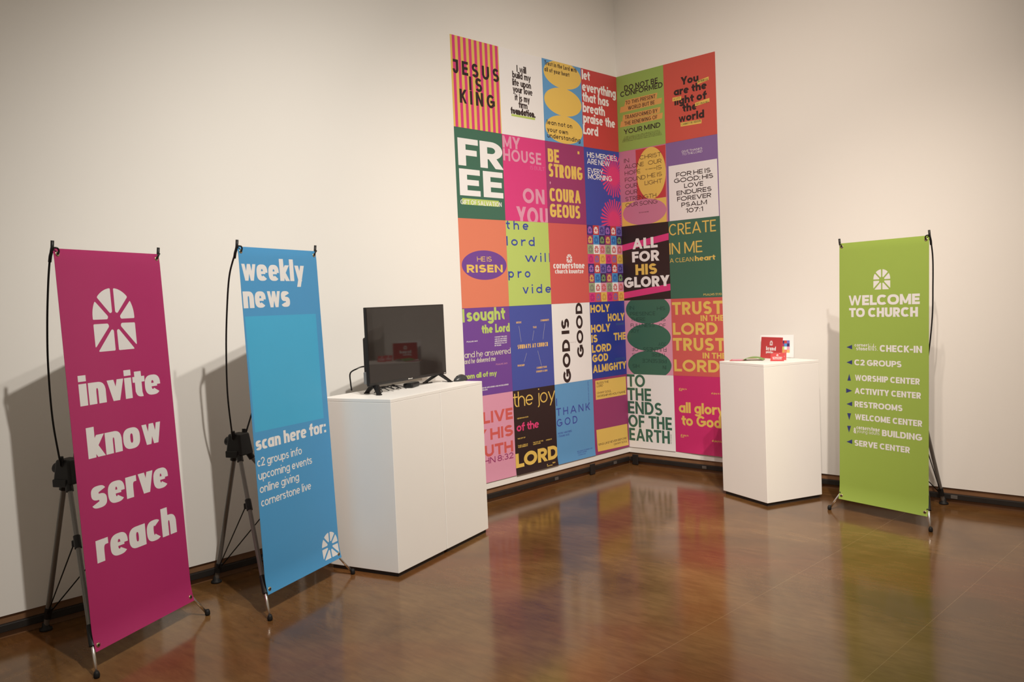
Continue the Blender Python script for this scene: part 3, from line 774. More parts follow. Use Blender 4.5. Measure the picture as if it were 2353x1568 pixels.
  ('t', 'TRUTH', -0.0338, 0.4359, 0.1788, 0.08, 0.24, 'coral', {'tr': 0.04}),
  ('t', 'JOHN 8:32', 0.0266, 0.4352, 0.1305, 0.043, 0.16, 'plum', {'tr': 0.06}),
 ]),
 (1, 4): ('black', [
  ('t', 'the joy', -0.0022, 0.4598, 0.4903, 0.11, 0.095, 'yellow', {'tr': -0.02}),
  ('t', 'of the', 0.0239, 0.2634, 0.3121, 0.061, 0.19, 'hotpink', {'tr': -0.05}),
  ('t', 'LORD', -0.0012, 0.4679, 0.0511, 0.103, 0.33, 'yellow', {'tr': -0.02, 'wy': 0.25}),
  ('t', 'NEHEMIAH 8:10', 0.0336, 0.1523, 0.4018, 0.0095, 0.2, 'yellow', {}),
  ('t', 'THE JOY OF', 0.029, 0.1111, 0.2555, 0.0095, 0.2, 'yellow', {}),
  ('t', 'THE LORD IS', 0.029, 0.1352, 0.2039, 0.0095, 0.2, 'yellow', {}),
  ('t', 'YOUR STRENGTH', 0.031, 0.1315, 0.1925, 0.0095, 0.2, 'yellow', {}),
  ('t', 'THE JOY OF THE', 0.1909, 0.3024, 0.2031, 0.0095, 0.2, 'yellow', {}),
  ('t', 'LORD IS YOUR', 0.192, 0.2727, 0.1904, 0.0095, 0.2, 'yellow', {}),
  ('t', 'STRENGTH', 0.3341, 0.4001, 0.2012, 0.0095, 0.2, 'yellow', {}),
  ('l',0.3332,0.0181,0.0097,0.0102,'yellow'),
  ('t', 'cornerstone', 0.3277, 0.389, 0.0086, 0.0095, 0.2, 'yellow', {}),
  ('t', 'NEH 8:10', 0.3935, 0.4237, 0.0215, 0.0095, 0.2, 'yellow', {}),
 ]),
 (2, 4): ('lightblue', [
  ('t', 'I', 0.0099, 0.0242, 0.4466, 0.058, 0.15, 'blue', {}),
  ('t', 'THANK', 0.0055, 0.413, 0.3696, 0.058, 0.15, 'blue', {'tr': 0.38}),
  ('t', 'GOD', 0.0072, 0.2508, 0.2873, 0.058, 0.15, 'blue', {'tr': 0.38}),
  ('t', 'NOW I AM FREE', 0.0177, 0.1783, 0.2276, 0.015, 0.16, 'blue', {}),
  ('t', 'I THANK GOD', 0.0164, 0.1498, 0.2052, 0.015, 0.16, 'blue', {}),
  ('t', 'HELL LOST ANOTHER ONE I AM FREE I AM FREE', 0.3909, 0.5977, 0.4047, 0.009, 0.12, 'blue', {'rot': 90}),
  ('t', "WE'LL NEVER STOP SINGING YOUR", 0.2339, 0.4219, 0.0588, 0.0095, 0.14, 'blue', {}),
  ('t', 'PRAISE I AM FREE', 0.238, 0.3499, 0.0454, 0.0095, 0.14, 'blue', {}),
  ('t', 'I THANK GOD', 0.2421, 0.3335, 0.0292, 0.0095, 0.14, 'blue', {}),
 ]),
 (3, 4): ('plum', [
  ('p',[(0.0349,0.5926),(0.4403,0.5908),(0.4405,0.4395),(0.0336,0.4396)],'yellow'),
  ('p',[(0.0253,0.199),(0.4373,0.1946),(0.4445,0.0158),(0.0331,0.023)],'yellow'),
  ('t', 'BLESS THE', 0.0535, 0.2061, 0.5617, 0.017, 0.15, 'brown', {'tr': 0.05}),
  ('t', 'LORD', 0.0519, 0.1318, 0.5384, 0.017, 0.15, 'brown', {'tr': 0.05}),
  ('t', 'OH MY SOUL', 0.0505, 0.2365, 0.4833, 0.017, 0.15, 'brown', {'tr': 0.05}),
  ('t', 'WORSHIP HIS HOLY NAME', 0.0509, 0.4275, 0.4562, 0.017, 0.15, 'brown', {'tr': 0.05}),
  ('t', 'SING LIKE NEVER BEFORE', 0.0432, 0.4228, 0.0692, 0.017, 0.15, 'brown', {'tr': 0.05}),
  ('t', 'OH MY SOUL', 0.245, 0.4283, 0.0426, 0.017, 0.15, 'brown', {'tr': 0.05}),
 ]),
 (4, 4): ('white', [
  ('t', 'TO', 0.0014, 0.1821, 0.5034, 0.104, 0.19, 'green', {'tr': 0.0}),
  ('t', 'THE', -0.0011, 0.2379, 0.391, 0.104, 0.19, 'green', {'tr': 0.0}),
  ('t', 'ENDS', 0.0014, 0.3406, 0.2798, 0.104, 0.19, 'green', {'tr': 0.0}),
  ('t', 'OF THE', 0.0001, 0.4279, 0.1672, 0.104, 0.19, 'green', {'tr': 0.0}),
  ('t', 'EARTH', 0.004, 0.4041, 0.0558, 0.104, 0.19, 'green', {'tr': 0.0}),
  ('t', 'ACTS 1:8 NIV', 0.0576, 0.1373, 0.4201, 0.009, 0.14, 'green', {'rot': 90}),
 ]),
 (5, 4): ('magenta2', [
  ('t', 'all glory', 0.0404, 0.4458, 0.3171, 0.085, 0.2, 'yellow', {'tr': -0.03}),
  ('t', 'to God', 0.0612, 0.4146, 0.2163, 0.085, 0.2, 'yellow', {'tr': -0.03}),
  ('t', 'all glory to', 0.0473, 0.1174, 0.4988, 0.0146, 0.14, 'yellow', {}),
  ('t', 'God', 0.047, 0.0758, 0.4882, 0.0107, 0.14, 'yellow', {}),
  ('t', 'all glory to God', 0.3368, 0.4347, 0.4762, 0.0133, 0.14, 'yellow', {}),
  ('t', 'all glory to', 0.0496, 0.1201, 0.1299, 0.0155, 0.14, 'yellow', {}),
  ('t', 'God', 0.0492, 0.0782, 0.1177, 0.0127, 0.14, 'yellow', {}),
  ('t', 'all glory to God', 0.3309, 0.4248, 0.1066, 0.0157, 0.14, 'yellow', {}),
 ]),
}
BANNERS = {
 'pink': ('bannerpink', [
  ('l', 0.2833, 1.1826, 0.2363, 0.2637, 'bannerwhite'),
  ('t', 'invite', 0.0561, 0.522, 0.9725, 0.123, 0.33, 'bannerwhite', {'tr': -0.02, 'wy': 0.2, 'n': 2.7, 'xh': 0.72}),
  ('t', 'know', 0.0711, 0.5041, 0.7579, 0.125, 0.33, 'bannerwhite', {'tr': -0.02, 'wy': 0.2, 'n': 2.7, 'xh': 0.72}),
  ('t', 'serve', 0.0631, 0.515, 0.553, 0.125, 0.33, 'bannerwhite', {'tr': -0.02, 'wy': 0.2, 'n': 2.7, 'xh': 0.72}),
  ('t', 'reach', 0.0633, 0.5382, 0.3361, 0.126, 0.33, 'bannerwhite', {'tr': -0.02, 'wy': 0.2, 'n': 2.7, 'xh': 0.72}),
 ]),
 'blue': ('bannerblue', [
  ('p', [(0.0098, 1.2821), (0.5522, 1.2784), (0.5502, 0.7394), (0.0145, 0.7492)], 'bannercyan'),
  ('t', 'weekly', 0.0082, 0.4836, 1.446, 0.107, 0.3, 'bannerwhite', {'tr': -0.02, 'wy': 0.2, 'n': 2.7, 'xh': 0.72}),
  ('t', 'news', 0.0064, 0.3477, 1.3197, 0.107, 0.3, 'bannerwhite', {'tr': -0.02, 'wy': 0.2, 'n': 2.7, 'xh': 0.72}),
  ('t', 'scan here for:', 0.0109, 0.5626, 0.6649, 0.062, 0.28, 'bannerwhite', {'tr': -0.02, 'wy': 0.2, 'n': 2.7, 'xh': 0.72}),
  ('t', 'c2 groups info', 0.0114, 0.3469, 0.5901, 0.04, 0.135, 'bannerwhite', {'tr': -0.01}),
  ('t', 'upcoming events', 0.0116, 0.423, 0.5281, 0.04, 0.135, 'bannerwhite', {'tr': -0.01}),
  ('t', 'online giving', 0.0139, 0.3081, 0.467, 0.04, 0.135, 'bannerwhite', {'tr': -0.01}),
  ('t', 'cornerstone live', 0.0159, 0.3985, 0.4038, 0.04, 0.135, 'bannerwhite', {'tr': -0.01}),
  ('l', 0.5173, 0.0219, 0.1373, 0.1308, 'bannerwhite'),
 ]),
 'green': ('bannergreen', [
  ('l', 0.2958, 1.306, 0.1121, 0.1202, 'bannerwhite'),
  ('t', 'WELCOME', 0.065, 0.5399, 1.2137, 0.061, 0.3, 'bannerwhite', {'tr': 0.0, 'wy': 0.25, 'n': 2.4}),
  ('t', 'TO CHURCH', 0.0703, 0.5288, 1.1416, 0.056, 0.3, 'bannerwhite', {'tr': 0.0, 'wy': 0.25, 'n': 2.4}),
  ('t', 'CHECK-IN', 0.2829, 0.554, 0.9338, 0.04, 0.28, 'bannerwhite', {'tr': 0.02, 'wy': 0.22, 'n': 2.4}),
  ('t', 'C2 GROUPS', 0.1079, 0.4253, 0.8454, 0.036, 0.28, 'bannerwhite', {'tr': 0.02, 'wy': 0.22, 'n': 2.4}),
  ('t', 'WORSHIP CENTER', 0.1108, 0.5406, 0.7507, 0.036, 0.28, 'bannerwhite', {'tr': 0.02, 'wy': 0.22, 'n': 2.4}),
  ('t', 'ACTIVITY CENTER', 0.1096, 0.5478, 0.6701, 0.036, 0.28, 'bannerwhite', {'tr': 0.02, 'wy': 0.22, 'n': 2.4}),
  ('t', 'RESTROOMS', 0.1096, 0.4317, 0.588, 0.036, 0.28, 'bannerwhite', {'tr': 0.02, 'wy': 0.22, 'n': 2.4}),
  ('t', 'WELCOME CENTER', 0.1107, 0.5555, 0.5096, 0.036, 0.28, 'bannerwhite', {'tr': 0.02, 'wy': 0.22, 'n': 2.4}),
  ('t', 'BUILDING', 0.2978, 0.5555, 0.4283, 0.038, 0.28, 'bannerwhite', {'tr': 0.02, 'wy': 0.22, 'n': 2.4}),
  ('t', 'SERVE CENTER', 0.1077, 0.4793, 0.3476, 0.036, 0.28, 'bannerwhite', {'tr': 0.02, 'wy': 0.22, 'n': 2.4}),
  ('t', 'corner', 0.1091, 0.2009, 0.9609, 0.021, 0.19, 'bannerwhite', {'wy': 0.17}),
  ('t', 'stone', 0.1209, 0.1997, 0.9375, 0.024, 0.19, 'bannerwhite', {'wy': 0.17}),
  ('t', 'kids.', 0.2054, 0.2689, 0.9387, 0.0413, 0.09, 'bannerwhite', {}),
  ('t', 'cornerstone', 0.1225, 0.2833, 0.4506, 0.0266, 0.18, 'bannerwhite', {'wy': 0.16}),
  ('t', 'young adults', 0.1242, 0.2811, 0.4303, 0.0218, 0.1, 'bannerwhite', {}),
  ('t', '&', 0.1019, 0.1207, 0.4245, 0.0346, 0.14, 'bannerwhite', {}),
  ('p', [(0.0503, 0.9552), (0.0914, 0.9704), (0.0914, 0.9426)], 'arrowblue'),
  ('p', [(0.0503, 0.8605), (0.0914, 0.8762), (0.0914, 0.8485)], 'arrowblue'),
  ('p', [(0.0502, 0.6007), (0.0913, 0.618), (0.0913, 0.5902)], 'arrowblue'),
  ('p', [(0.0501, 0.3646), (0.0912, 0.3834), (0.0912, 0.3556)], 'arrowblue'),
  ('p', [(0.0706, 0.79), (0.083, 0.7483), (0.0574, 0.747)], 'arrowblue'),
  ('p', [(0.0484, 0.699), (0.0913, 0.6859), (0.0484, 0.67)], 'arrowblue'),
  ('p', [(0.0555, 0.5442), (0.0836, 0.5454), (0.0705, 0.5025)], 'arrowblue'),
  ('p', [(0.0549, 0.465), (0.0829, 0.467), (0.0686, 0.4249)], 'arrowblue'),
 ]),
}


# ------------------------------------------------------------------ the room
def structure(name, bm, m, parent=None, smooth=False):
    o = from_bm(name, bm, m, parent, smooth)
    o['kind'] = 'structure'
    return o
WB = 0.10
bm = bmesh.new(); box(bm, -9.5, 0.12, -9.0, 0.12, -0.08, 0.0); structure('floor', bm, FLOOR)
bm = bmesh.new(); box(bm, -9.5, 0.12, 0.0, 0.12, WB, 5.4); structure('wall_left', bm, WALL)
bm = bmesh.new(); box(bm, 0.0, 0.12, -9.0, 0.0, WB, 5.4); structure('wall_right', bm, WALL)
bm = bmesh.new(); box(bm, -9.5, 0.012, 0.012, 0.12, 0.0, WB); structure('baseboard_left', bm, WOODBASE)
bm = bmesh.new(); box(bm, 0.012, 0.12, -9.0, 0.12, 0.0, WB); structure('baseboard_right', bm, WOODBASE)
# black raceway rail running along both baseboards, on small brackets
def rail(name, along, length, brackets, clips):
    bm = bmesh.new()
    if along == 'x': box(bm, -length, -0.012, -0.012, 0.0115, 0.030, 0.064, 0.003)
    else: box(bm, -0.012, 0.0115, -length, -0.012, 0.030, 0.064, 0.003)
    r = structure(name, bm, RAILBLACK)
    for p in brackets:
        bm = bmesh.new()
        if along == 'x': box(bm, p-0.028, p+0.028, -0.024, -0.0125, 0.004, 0.088, 0.003)
        else: box(bm, -0.024, -0.0125, p-0.028, p+0.028, 0.004, 0.088, 0.003)
        from_bm('bracket', bm, RAILBLACK, r)
    for p in clips:
        bm = bmesh.new()
        if along == 'x': box(bm, p-0.02, p+0.02, -0.0165, -0.0125, 0.036, 0.058, 0.0015)
        else: box(bm, -0.0165, -0.0125, p-0.02, p+0.02, 0.036, 0.058, 0.0015)
        from_bm('clip', bm, GREYTUBE, r)
    return r
rail('trim_1', 'x', 9.4, [-0.52, -3.86, -7.2], [-0.22, -0.95, -1.9, -3.4])
rail('trim_2', 'y', 8.9, [-0.07, -1.05], [-0.72, -1.98, -2.52])

# ------------------------------------------------------------------ posters
PW, PH, PZ = 0.4572, 0.6096, 0.145
LABELS = {
 (0, 0): 'poster of pink and yellow vertical stripes under wide black capitals',
 (1, 0): 'white poster with tightly packed black lowercase lines and a lime underline',
 (2, 0): 'light blue poster with three stacked yellow ovals and dark lowercase text',
 (3, 0): 'red poster of white lowercase lines starting with the word let',
 (4, 0): 'green poster with orange highlighter bars ending in the words YOUR MIND',
 (5, 0): 'red-orange poster with bold black lowercase words and small yellow tape strips',
 (0, 1): 'dark green poster with huge white letters reading FREE',
 (1, 1): 'magenta poster with pale pink capitals reading MY HOUSE and ON YOU',
 (2, 1): 'plum poster with chunky yellow capitals reading BE STRONG COURAGEOUS',
 (3, 1): 'blue poster with two pink starbursts and thin white capitals',
 (4, 1): 'pink poster with a yellow oval on red and thin brown capitals',
 (5, 1): 'purple poster with a large white panel of black capitals ending PSALM 107:1',
 (0, 2): 'orange poster with a purple oval reading HE IS RISEN',
 (1, 2): 'lime poster with widely spaced blue lowercase letters',
 (2, 2): 'coral red poster with a small white arch emblem above two short lines',
 (3, 2): 'checkered poster of small coloured tiles, each with an arch emblem',
 (4, 2): 'black poster with pink slanting bands reading ALL FOR HIS GLORY',
 (5, 2): 'green poster with thin yellow capitals reading CREATE IN ME',
 (0, 3): 'purple poster with lime words I sought, partly behind the computer mouse',
 (1, 3): 'blue poster with thin lines around the yellow words SUNDAYS AT CHURCH',
 (2, 3): 'white poster with black words GOD IS GOOD turned sideways',
 (3, 3): 'deep blue poster with yellow capitals reading HOLY HOLY HOLY',
 (4, 3): 'pink poster with three stacked dark green ovals',
 (5, 3): 'coral poster with yellow capitals repeating TRUST IN THE LORD',
 (0, 4): 'pink poster with red capitals, half hidden behind the white pedestal',
 (1, 4): 'black poster with yellow text the joy of the LORD',
 (2, 4): 'light blue poster with blue capitals reading I THANK GOD',
 (3, 4): 'plum poster with two yellow cards, bottom row beside the corner',
 (4, 4): 'white poster with dark green capitals reading TO THE ENDS OF THE EARTH',
 (5, 4): 'magenta poster with yellow words all glory to God, bottom row',
}
def curl(c, r):
    if r < 4: return None
    amp = {0: .004, 1: .010, 2: .006, 3: .004, 4: .004, 5: .016}[c]
    def f(u, v):
        k = max(0.0, (0.09-v)/0.09)
        s = u/PW if c == 5 else 1.0
        return amp*k*k*s
    return f
for (c, r), (bg, ops) in POSTERS.items():
    fn = curl(c, r)
    o = sheet('poster', bg, ops, PW-0.0006, PH-0.0006, 0.0016, bend=fn, rows=61 if fn else 1, cols=8 if fn else 1)
    z = PZ + (4-r)*PH
    if c < 4: o.location = (-(4-c)*PW - 0.0022, -0.0006, z)
    else:
        o.location = (-0.0006, -(c-4)*PW - 0.0005, z); o.rotation_euler = (0, 0, -PI/2)
    tag(o, LABELS[c, r], 'poster', 'posters on the left wall' if c < 4 else 'posters on the right wall')

# ------------------------------------------------------------------ banner stands
BW, BH = 0.595, 1.602
def banner_stand(key, loc, rz, zb, tilt, label):
    bg, ops = BANNERS[key]
    root = thing('banner_stand', label, 'banner stand', (loc[0], loc[1], 0), rz, 'printed X-frame banner stands')
    def bend(u, v):
        b = max(0.0, (0.10-v)/0.10); t = max(0.0, (v-(BH-0.05))/0.05)
        return 0.012*b*b - 0.004*t*t
    pan = sheet('banner_panel', bg, ops, BW, BH, 0.0012, back=BACKVINYL, bend=bend, rows=160, cols=24, parent=root)
    pan.location = (-BW/2, 0, zb); pan.rotation_euler = (-tilt, 0, 0)
    ct, st = math.cos(tilt), math.sin(tilt)
    def onpan(u, v, y=0.0):       # panel coordinates to stand coordinates
        y -= bend(u, v)
        return Vector((u-BW/2, y*ct + v*st, zb + v*ct - y*st))
    # eyelets at the corners
    for u in (0.018, BW-0.018):
        for v in (0.022, BH-0.022):
            bm = bmesh.new()
            prof = [(0.0045, -0.0030), (0.0095, -0.0026), (0.0102, -0.0012), (0.0102, 0.0022), (0.0045, 0.0026)]
            lathe(bm, prof, 20, onpan(u, v, -0.0008), (0, ct, -st))
            g = from_bm('grommet', bm, BRASS, root, True)
            bm = bmesh.new()
            lathe(bm, [(0.0044, -0.0045), (0.0044, 0.004)], 12, onpan(u, v, -0.0008), (0, ct, -st))
            from_bm('hook', bm, BLACKPL, g)
    # bowed upper rods
    hub = Vector((0.0, 0.36, 0.735))
    for s in (-1, 1):
        top = onpan(0.0 if s < 0 else BW, BH)
        tip = Vector((s*0.298, top.y-0.004, top.z+0.024))
        pts = [tip, (s*0.296, top.y+0.014, top.z-0.03), (s*0.272, 0.128, zb+1.47), (s*0.232, 0.188, zb+1.31), (s*0.192, 0.240, zb+1.13), (s*0.118, 0.312, zb+.90), (s*0.045, 0.36, 0.77)]
        bm = bmesh.new(); tube(bm, spline(pts, 8), 0.0042, 10)
        rod = from_bm('rod', bm, BLACKPL, root, True)
        bm = bmesh.new()
        tube(bm, [tip+Vector((0, 0, .006)), tip+Vector((0, .004, -0.028)), tip+Vector((s*-.002, 0.017, -0.054)), tip+Vector((s*-.006, 0.026, -0.076))], 0.0064, 12)
        gr = onpan(0.018 if s < 0 else BW-0.018, BH-0.022, -0.006)
        tube(bm, spline([tip+Vector((0, .001, -0.022)), tip+Vector((-s*0.009, -0.012, -0.024)), gr+Vector((0, -.004, .012)), gr], 5), 0.0034, 8)
        from_bm('rod_tip', bm, BLACKPL, rod, True)
    # centre hub
    bm = bmesh.new()
    t = bmesh.new(); bmesh.ops.create_cube(t, size=1)
    for v in t.verts:
        w_ = 0.050 if v.co.z < 0 else 0.040
        d_ = 0.050 if v.co.z < 0 else 0.036
        v.co = hub + Vector((math.copysign(w_, v.co.x), math.copysign(d_, v.co.y), (-0.05 if v.co.z < 0 else 0.06)))
    bmesh.ops.bevel(t, geom=list(t.edges), offset=0.010, segments=3, affect='EDGES', profile=0.5)
    merge(bm, t)
    for s in (-1, 1):
        tube(bm, [hub+Vector((s*0.036, 0, 0.03)), hub+Vector((s*0.042, 0.0, 0.075))], 0.010, 12)
        tube(bm, [hub+Vector((s*0.03, -0.02, -0.03)), hub+Vector((s*0.045, -0.04, -0.075))], 0.016, 12)
        box(bm, s*0.042-0.012, s*0.042+0.012, hub.y-.03, hub.y+.045, hub.z-.058, hub.z-.024, 0.004)
    tube(bm, [hub+Vector((0, 0.03, -0.03)), hub+Vector((0.002, 0.045, -0.08))], 0.016, 12)
    hb = from_bm('hub', bm, BLACKPL, root)
    bm = bmesh.new(); tube(bm, [hub+Vector((0, 0.05, 0.015)), hub+Vector((0, 0.075, 0.018))], 0.022, 18)
    from_bm('knob', bm, BLACKPL, hb)
    back_foot = Vector((0.03, 0.585, 0.0))
    # front legs
    for s in (-1, 1):
        a = hub + Vector((s*0.036, -0.030, -0.055)); f = Vector((s*0.335, -0.045, 0.016))
        def P(z): return a + (f-a)*((a.z-z)/(a.z-f.z))
        bm = bmesh.new(); tube(bm, [a, P(0.15)], 0.0105, 14)
        leg = from_bm('leg', bm, GREYTUBE, root, False)
        bm = bmesh.new(); tube(bm, [P(0.16), P(0.012)], 0.0066, 14); from_bm('leg_tip', bm, SILVER, leg, True)
        bm = bmesh.new(); tube(bm, [P(0.175), P(0.105)], 0.0135, 14); from_bm('clamp', bm, BLACKPL, leg)
        bm = bmesh.new()
        lathe(bm, [(0.0080, 0.0), (0.0110, 0.003), (0.0122, 0.010), (0.0112, 0.019), (0.0075, 0.028)], 18, (f.x+s*0.004, f.y-.004, 0.0))
        from_bm('rubber_foot', bm, RUBBER, leg, True)
        bm = bmesh.new(); c = P(0.465); tube(bm, [P(0.49), P(0.445)], 0.0145, 14)
        box(bm, c.x-0.008, c.x+0.008, c.y, c.y+0.026, c.z-0.018, c.z+0.01, 0.003)
        from_bm('collar', bm, BLACKPL, leg)
        bm = bmesh.new(); tube(bm, [c+Vector((0, 0.02, -.006)), Vector((0.022+s*0.008, 0.552, 0.085))], 0.003, 8)
        from_bm('brace', bm, BLACKPL, root, True)
    bm = bmesh.new(); a = hub+Vector((0.002, 0.035, -0.055)); tube(bm, [a, back_foot+Vector((0, 0, 0.012))], 0.0115, 14)
    leg = from_bm('leg', bm, GREYTUBE, root)
    bm = bmesh.new()
    lathe(bm, [(0.026, 0.0), (0.028, 0.004), (0.026, 0.010), (0.016, 0.016), (0.0135, 0.034)], 20, back_foot)
    from_bm('rubber_foot', bm, RUBBER, leg, True)
    bm = bmesh.new(); d = (back_foot-a).normalized(); q = back_foot - d*0.09; tube(bm, [q-d*0.02, q+d*0.03], 0.016, 14)
    from_bm('collar', bm, BLACKPL, leg)
    return root
banner_stand('pink', (-4.293, -0.583), 0.460, 0.082, 0.042, 'magenta banner stand reading invite know serve reach')
banner_stand('blue', (-3.521, -0.608), 0.372, 0.100, 0.031, 'blue banner stand reading weekly news beside the white pedestals')
banner_stand('green', (-0.596, -2.293), -1.818, 0.072, 0.035, 'green banner stand reading WELCOME TO CHURCH with blue direction arrows')

# ------------------------------------------------------------------ pedestals
PS, PT = 0.4572, 0.925
def pedestal(x, y, rz, label):
    root = thing('pedestal', label, 'pedestal', (x, y, 0), rz, 'white box pedestals')
    h = PS/2
    bm = bmesh.new(); box(bm, -h, h, -h, h, 0.022, PT-0.0183, 0.002); from_bm('body', bm, WHITEPAINT, root)
    bm = bmesh.new(); box(bm, -h, h, -h, h, PT-0.018, PT, 0.0016); from_bm('top_panel', bm, WHITEPAINT, root)
    bm = bmesh.new(); box(bm, -h+.012, h-.012, -h+.012, h-.012, 0, 0.022); from_bm('plinth', bm, TOEKICK, root)
    return root
def side(px_, py_, ang, a, b):
    return (px_ + math.cos(ang)*a - math.sin(ang)*b, py_ + math.sin(ang)*a + math.cos(ang)*b)
TA = math.radians(15.3)
x, y = side(-3.075, -0.777, TA, PS/2, PS/2); pedestal(x, y, TA, 'white square pedestal under the television, the one nearer the blue banner')
x, y = side(-3.075, -0.777, TA, PS*1.5+0.006, PS/2); pedestal(x, y, TA, 'white square pedestal under the computer mouse, in front of the pink poster')
pedestal(-0.4065, -1.482, math.radians(-22.5), 'white square pedestal standing alone near the green banner with red booklets on top')

# ------------------------------------------------------------------ television
tvx, tvy, tva = -2.651, -0.425, 0.2536
tv = thing('television', 'black flat television standing on the pair of white pedestals', 'television', (tvx, tvy, PT), tva)
TW, TH, TB = 0.746, 0.426, 0.048
BEZEL = mat('television_bezel', (0.010, 0.010, 0.011), 0.35)
SCREEN = mat('television_screen', (0.012, 0.009, 0.008), 0.035, vary=0.02)
TVBACK = mat('television_back', (0.03, 0.03, 0.032), 0.5)
bm = bmesh.new(); box(bm, -TW/2, TW/2, 0.0, 0.017, TB, TB+TH, 0.003); from_bm('frame', bm, BEZEL, tv)
bm = bmesh.new(); box(bm, -TW/2+0.007, TW/2-0.007, -0.0012, 0.002, TB+0.016, TB+TH-0.007); from_bm('screen', bm, SCREEN, tv)
bm = bmesh.new(); box(bm, -TW/2+0.03, TW/2-0.03, 0.016, 0.06, TB+0.005, TB+TH*0.62, 0.012, 3); from_bm('rear_housing', bm, TVBACK, tv)
bm = bmesh.new(); box(bm, -TW/2+0.004, -TW/2+0.03, 0.018, 0.040, TB+0.012, TB+0.078, 0.003)
from_bm('side_socket_cover', bm, mat('grey_plastic', (0.17, 0.18, 0.19), 0.5), tv)
MARK = mat('pale_print', (0.55, 0.53, 0.5), 0.5)
bm = bmesh.new()
for k in range(7): box(bm, -0.021+k*0.006, -0.0166+k*0.006, -0.0012, 0.001, TB+0.005, TB+(0.0115 if k in (0, 1, 6) else 0.010))
from_bm('maker_mark', bm, MARK, tv)
bm = bmesh.new()
for k in range(4): box(bm, TW/2-0.028+k*0.005, TW/2-0.0245+k*0.005, -0.0012, 0.001, TB+0.005, TB+0.010)
from_bm('corner_mark', bm, MARK, tv)
for s in (-1, 1):
    bm = bmesh.new()
    x0 = s*0.31
    for yy, xx in ((-0.042, 0.036), (0.095, -0.030)):
        t = bmesh.new(); bmesh.ops.create_cube(t, size=1)
        for v in t.verts:
            f = 1 if v.co.z < 0 else 0
            c = Vector((x0 + s*xx*f, (yy if f else yy*0.12+0.012), 0.004 if f else TB+0.004))
            hw, hd = (0.009, 0.012) if f else (0.009, 0.019)
            v.co = c + Vector((math.copysign(hw, v.co.x), math.copysign(hd, v.co.y), 0))
        bmesh.ops.bevel(t, geom=list(t.edges), offset=0.002, segments=2, affect='EDGES')
        merge(bm, t)
        box(bm, x0+s*xx-0.010, x0+s*xx+0.010, yy-0.014, yy+0.014, 0.0, 0.006, 0.0015)
    from_bm('foot', bm, BLACKPL, tv)
def on_tv(a, b, z=0.0):
    return (tvx + math.cos(tva)*a - math.sin(tva)*b, tvy + math.sin(tva)*a + math.cos(tva)*b, z)
# lead rising from the pedestal edge into the back of the television
def tvl(x, y, z): # world to television coordinates
    dx, dy = x-tvx, y-tvy
    return (math.cos(tva)*dx + math.sin(tva)*dy, -math.sin(tva)*dx + math.cos(tva)*dy, z-PT)
bm = bmesh.new()
tube(bm, spline([tvl(-2.905, -0.205, PT+0.004), tvl(-2.91, -0.205, PT+0.05), tvl(-2.915, -0.215, PT+0.105), tvl(-2.88, -0.235, PT+0.128), (-0.30, 0.10, 0.15), (-0.24, 0.068, 0.15)], 8), 0.0042, 10)
from_bm('power_lead', bm, BLACKPL, tv, True)
# loose coil of thin leads under the screen
cb = thing('cable_bundle', 'tangle of thin black leads on the pedestal under the television', 'cables', on_tv(-0.15, 0.03, PT), tva)
random.seed(3)
for k in range(3):
    bm = bmesh.new(); pts = []
    for i in range(8):
        a = -0.11 + 0.030*i + random.uniform(-.012, .012)
        pts.append((a, -0.01+0.028*math.sin(i*1.7+k*2.1)+0.012*k, 0.0035 + (0.024*abs(math.sin(i*0.9+k*1.2)) if 0 < i < 7 else 0)))
    tube(bm, spline(pts, 6), 0.0026, 8)
    from_bm('lead', bm, BLACKPL, cb, True)
md = thing('media_box', 'small black rounded media box lying under the middle of the television', 'media box', on_tv(0.055, 0.035, PT), tva+0.30)
bm = bmesh.new(); box(bm, -0.066, 0.066, -0.030, 0.030, 0.0, 0.028, 0.009, 3); from_bm('case', bm, BLACKPL, md)
bm = bmesh.new(); tube(bm, spline([(0.06, 0, 0.013), (0.10, -0.005, 0.008), (0.16, -0.02, 0.004), (0.24, -0.05, 0.003)], 6), 0.0024, 10); from_bm('lead', bm, BLACKPL, md)

# computer mouse
ms = thing('computer_mouse', 'black computer mouse at the right end of the white pedestals', 'mouse', (-2.225, -0.385, PT), math.radians(96))
bm = bmesh.new(); bmesh.ops.create_uvsphere(bm, u_segments=28, v_segments=18, radius=1)
for v in list(bm.verts):
    x_, y_, z_ = v.co
    zz = max(z_, -0.12)
    hump = 0.036*(1-0.28*max(0, y_))
    v.co = Vector((x_*0.031*(1-0.10*y_*y_), y_*0.056, 0.0042 + zz*hump if zz > 0 else 0.0042+zz*0.03))
from_bm('shell', bm, mat('mouse_plastic', (0.035, 0.037, 0.04), 0.32), ms, True)
bm = bmesh.new(); lathe(bm, [(0.006, -0.003), (0.0075, -0.002), (0.0075, 0.002), (0.006, 0.003)], 18, (0, 0.030, 0.0262), (1, 0, 0))
from_bm('scroll_wheel', bm, RUBBER, ms, True)
bm = bmesh.new()
tube(bm, spline([(0.0, 0.054, 0.008), (0.006, 0.064, 0.004), (0.03, 0.072, 0.0025), (0.09, 0.068, 0.0025)], 6), 0.0018, 8)
from_bm('cord', bm, BLACKPL, ms, True)

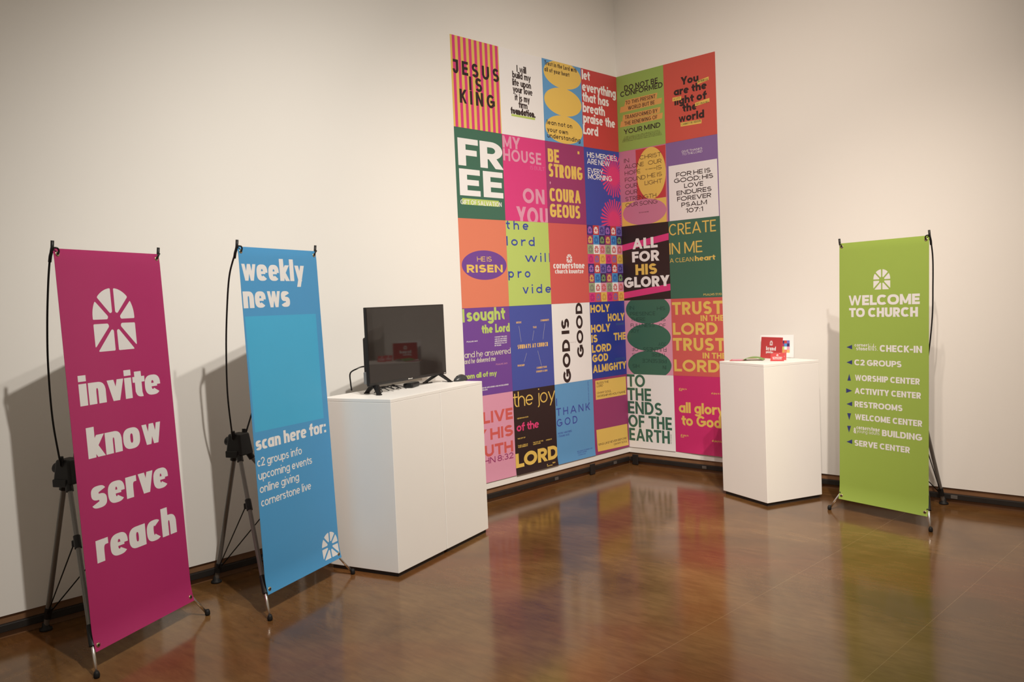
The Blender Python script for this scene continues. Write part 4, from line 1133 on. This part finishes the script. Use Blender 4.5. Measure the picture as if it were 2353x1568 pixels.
# ------------------------------------------------------------------ brand display on the right pedestal
def standing_card(name, label, cat, p0, p1, w, h, bg, ops, lean, t=0.0016, group=None, rows=1, parent=None):
    """sheet standing on the pedestal along p0->p1 (left to right seen from its front), leaning back"""
    ang = math.atan2(p1[1]-p0[1], p1[0]-p0[0])
    o = sheet(name, bg, ops, w, h, t, back=PAPER)
    o.location = (p0[0], p0[1], PT+0.0005); o.rotation_euler = (-lean, 0, ang)
    if label: tag(o, label, cat, group)
    return o
red_ops = [('l', .105, .090, .030, .034, 'white'), ('t', 'brand', .055, .155, .056, .028, .25, 'white', {'wy': .19, 'n': 2.6}), ('t', 'guideline', .055, .128, .036, .017, .2, 'white', {})]
standing_card('brand_booklet', 'red landscape booklet standing upright on the lone white pedestal', 'booklet', (-0.205, -1.325), (-0.289, -1.530), 0.213, 0.148, 'red', red_ops, 0.10, 0.006)
wh_ops = []
pal = [['darkviolet', 'red', 'amethyst'], ['plum', 'skyblue', 'darkviolet'], ['lime', 'white', 'pink'], ['amber', 'orange', 'amberlight']]
for r_ in range(4):
    for c_ in range(3):
        wh_ops.append(('p', [(.150+c_*.019, .098-r_*.0215), (.169+c_*.019, .098-r_*.0215), (.169+c_*.019, .1195-r_*.0215), (.150+c_*.019, .1195-r_*.0215)], pal[r_][c_]))
standing_card('white_booklet', 'white booklet with a grid of coloured squares standing behind the red booklet', 'booklet', (-0.170, -1.305), (-0.135, -1.545), 0.235, 0.158, 'white', wh_ops, 0.06, 0.004)
crd = [('l', .0445, .034, .012, .013, 'white'), ('t', 'cornerstone', .012, .077, .022, .009, .22, 'white', {}), ('t', 'church kountze', .014, .075, .012, .008, .22, 'white', {})]
standing_card('business_card', 'red business card standing at the front of the lone pedestal', 'card', (-0.452, -1.523), (-0.432, -1.609), 0.0889, 0.0508, 'red', crd, 0.25, 0.0008, 'red business cards')
standing_card('business_card', 'red business card half hidden behind the front business card', 'card', (-0.375, -1.500), (-0.345, -1.600), 0.0889, 0.0508, 'red', crd, 0.30, 0.0008, 'red business cards')
# open leaflet lying flat, its cover lifting
lf = thing('open_leaflet', 'open colour leaflet lying flat on the left of the lone pedestal', 'leaflet', (-0.415, -1.325, PT), math.radians(-68))
def page(name, bg, ops, w, h, bend_, loc, rz=0):
    o = sheet(name, bg, ops, w, h, 0.0012, back=PAPER, bend=bend_, rows=12, cols=16, parent=lf)
    o.location = loc; o.rotation_euler = (-PI/2, 0, rz)
    return o
o = page('back_page', 'coral', [('p', [(0.01, .02), (.09, .02), (.09, .11), (.01, .11)], 'pink')], 0.10, 0.13, lambda u, v: 0.0, (-0.105, -0.07, 0.0022))
o = page('front_page', 'moss', [('e', .07, .074, .055, .055, 'yellow'), ('e', .07, .074, .035, .035, 'orange')], 0.14, 0.13, lambda u, v: 0.018*math.sin(PI*u/0.14)+0.001, (-0.02, -0.07, 0.0022))
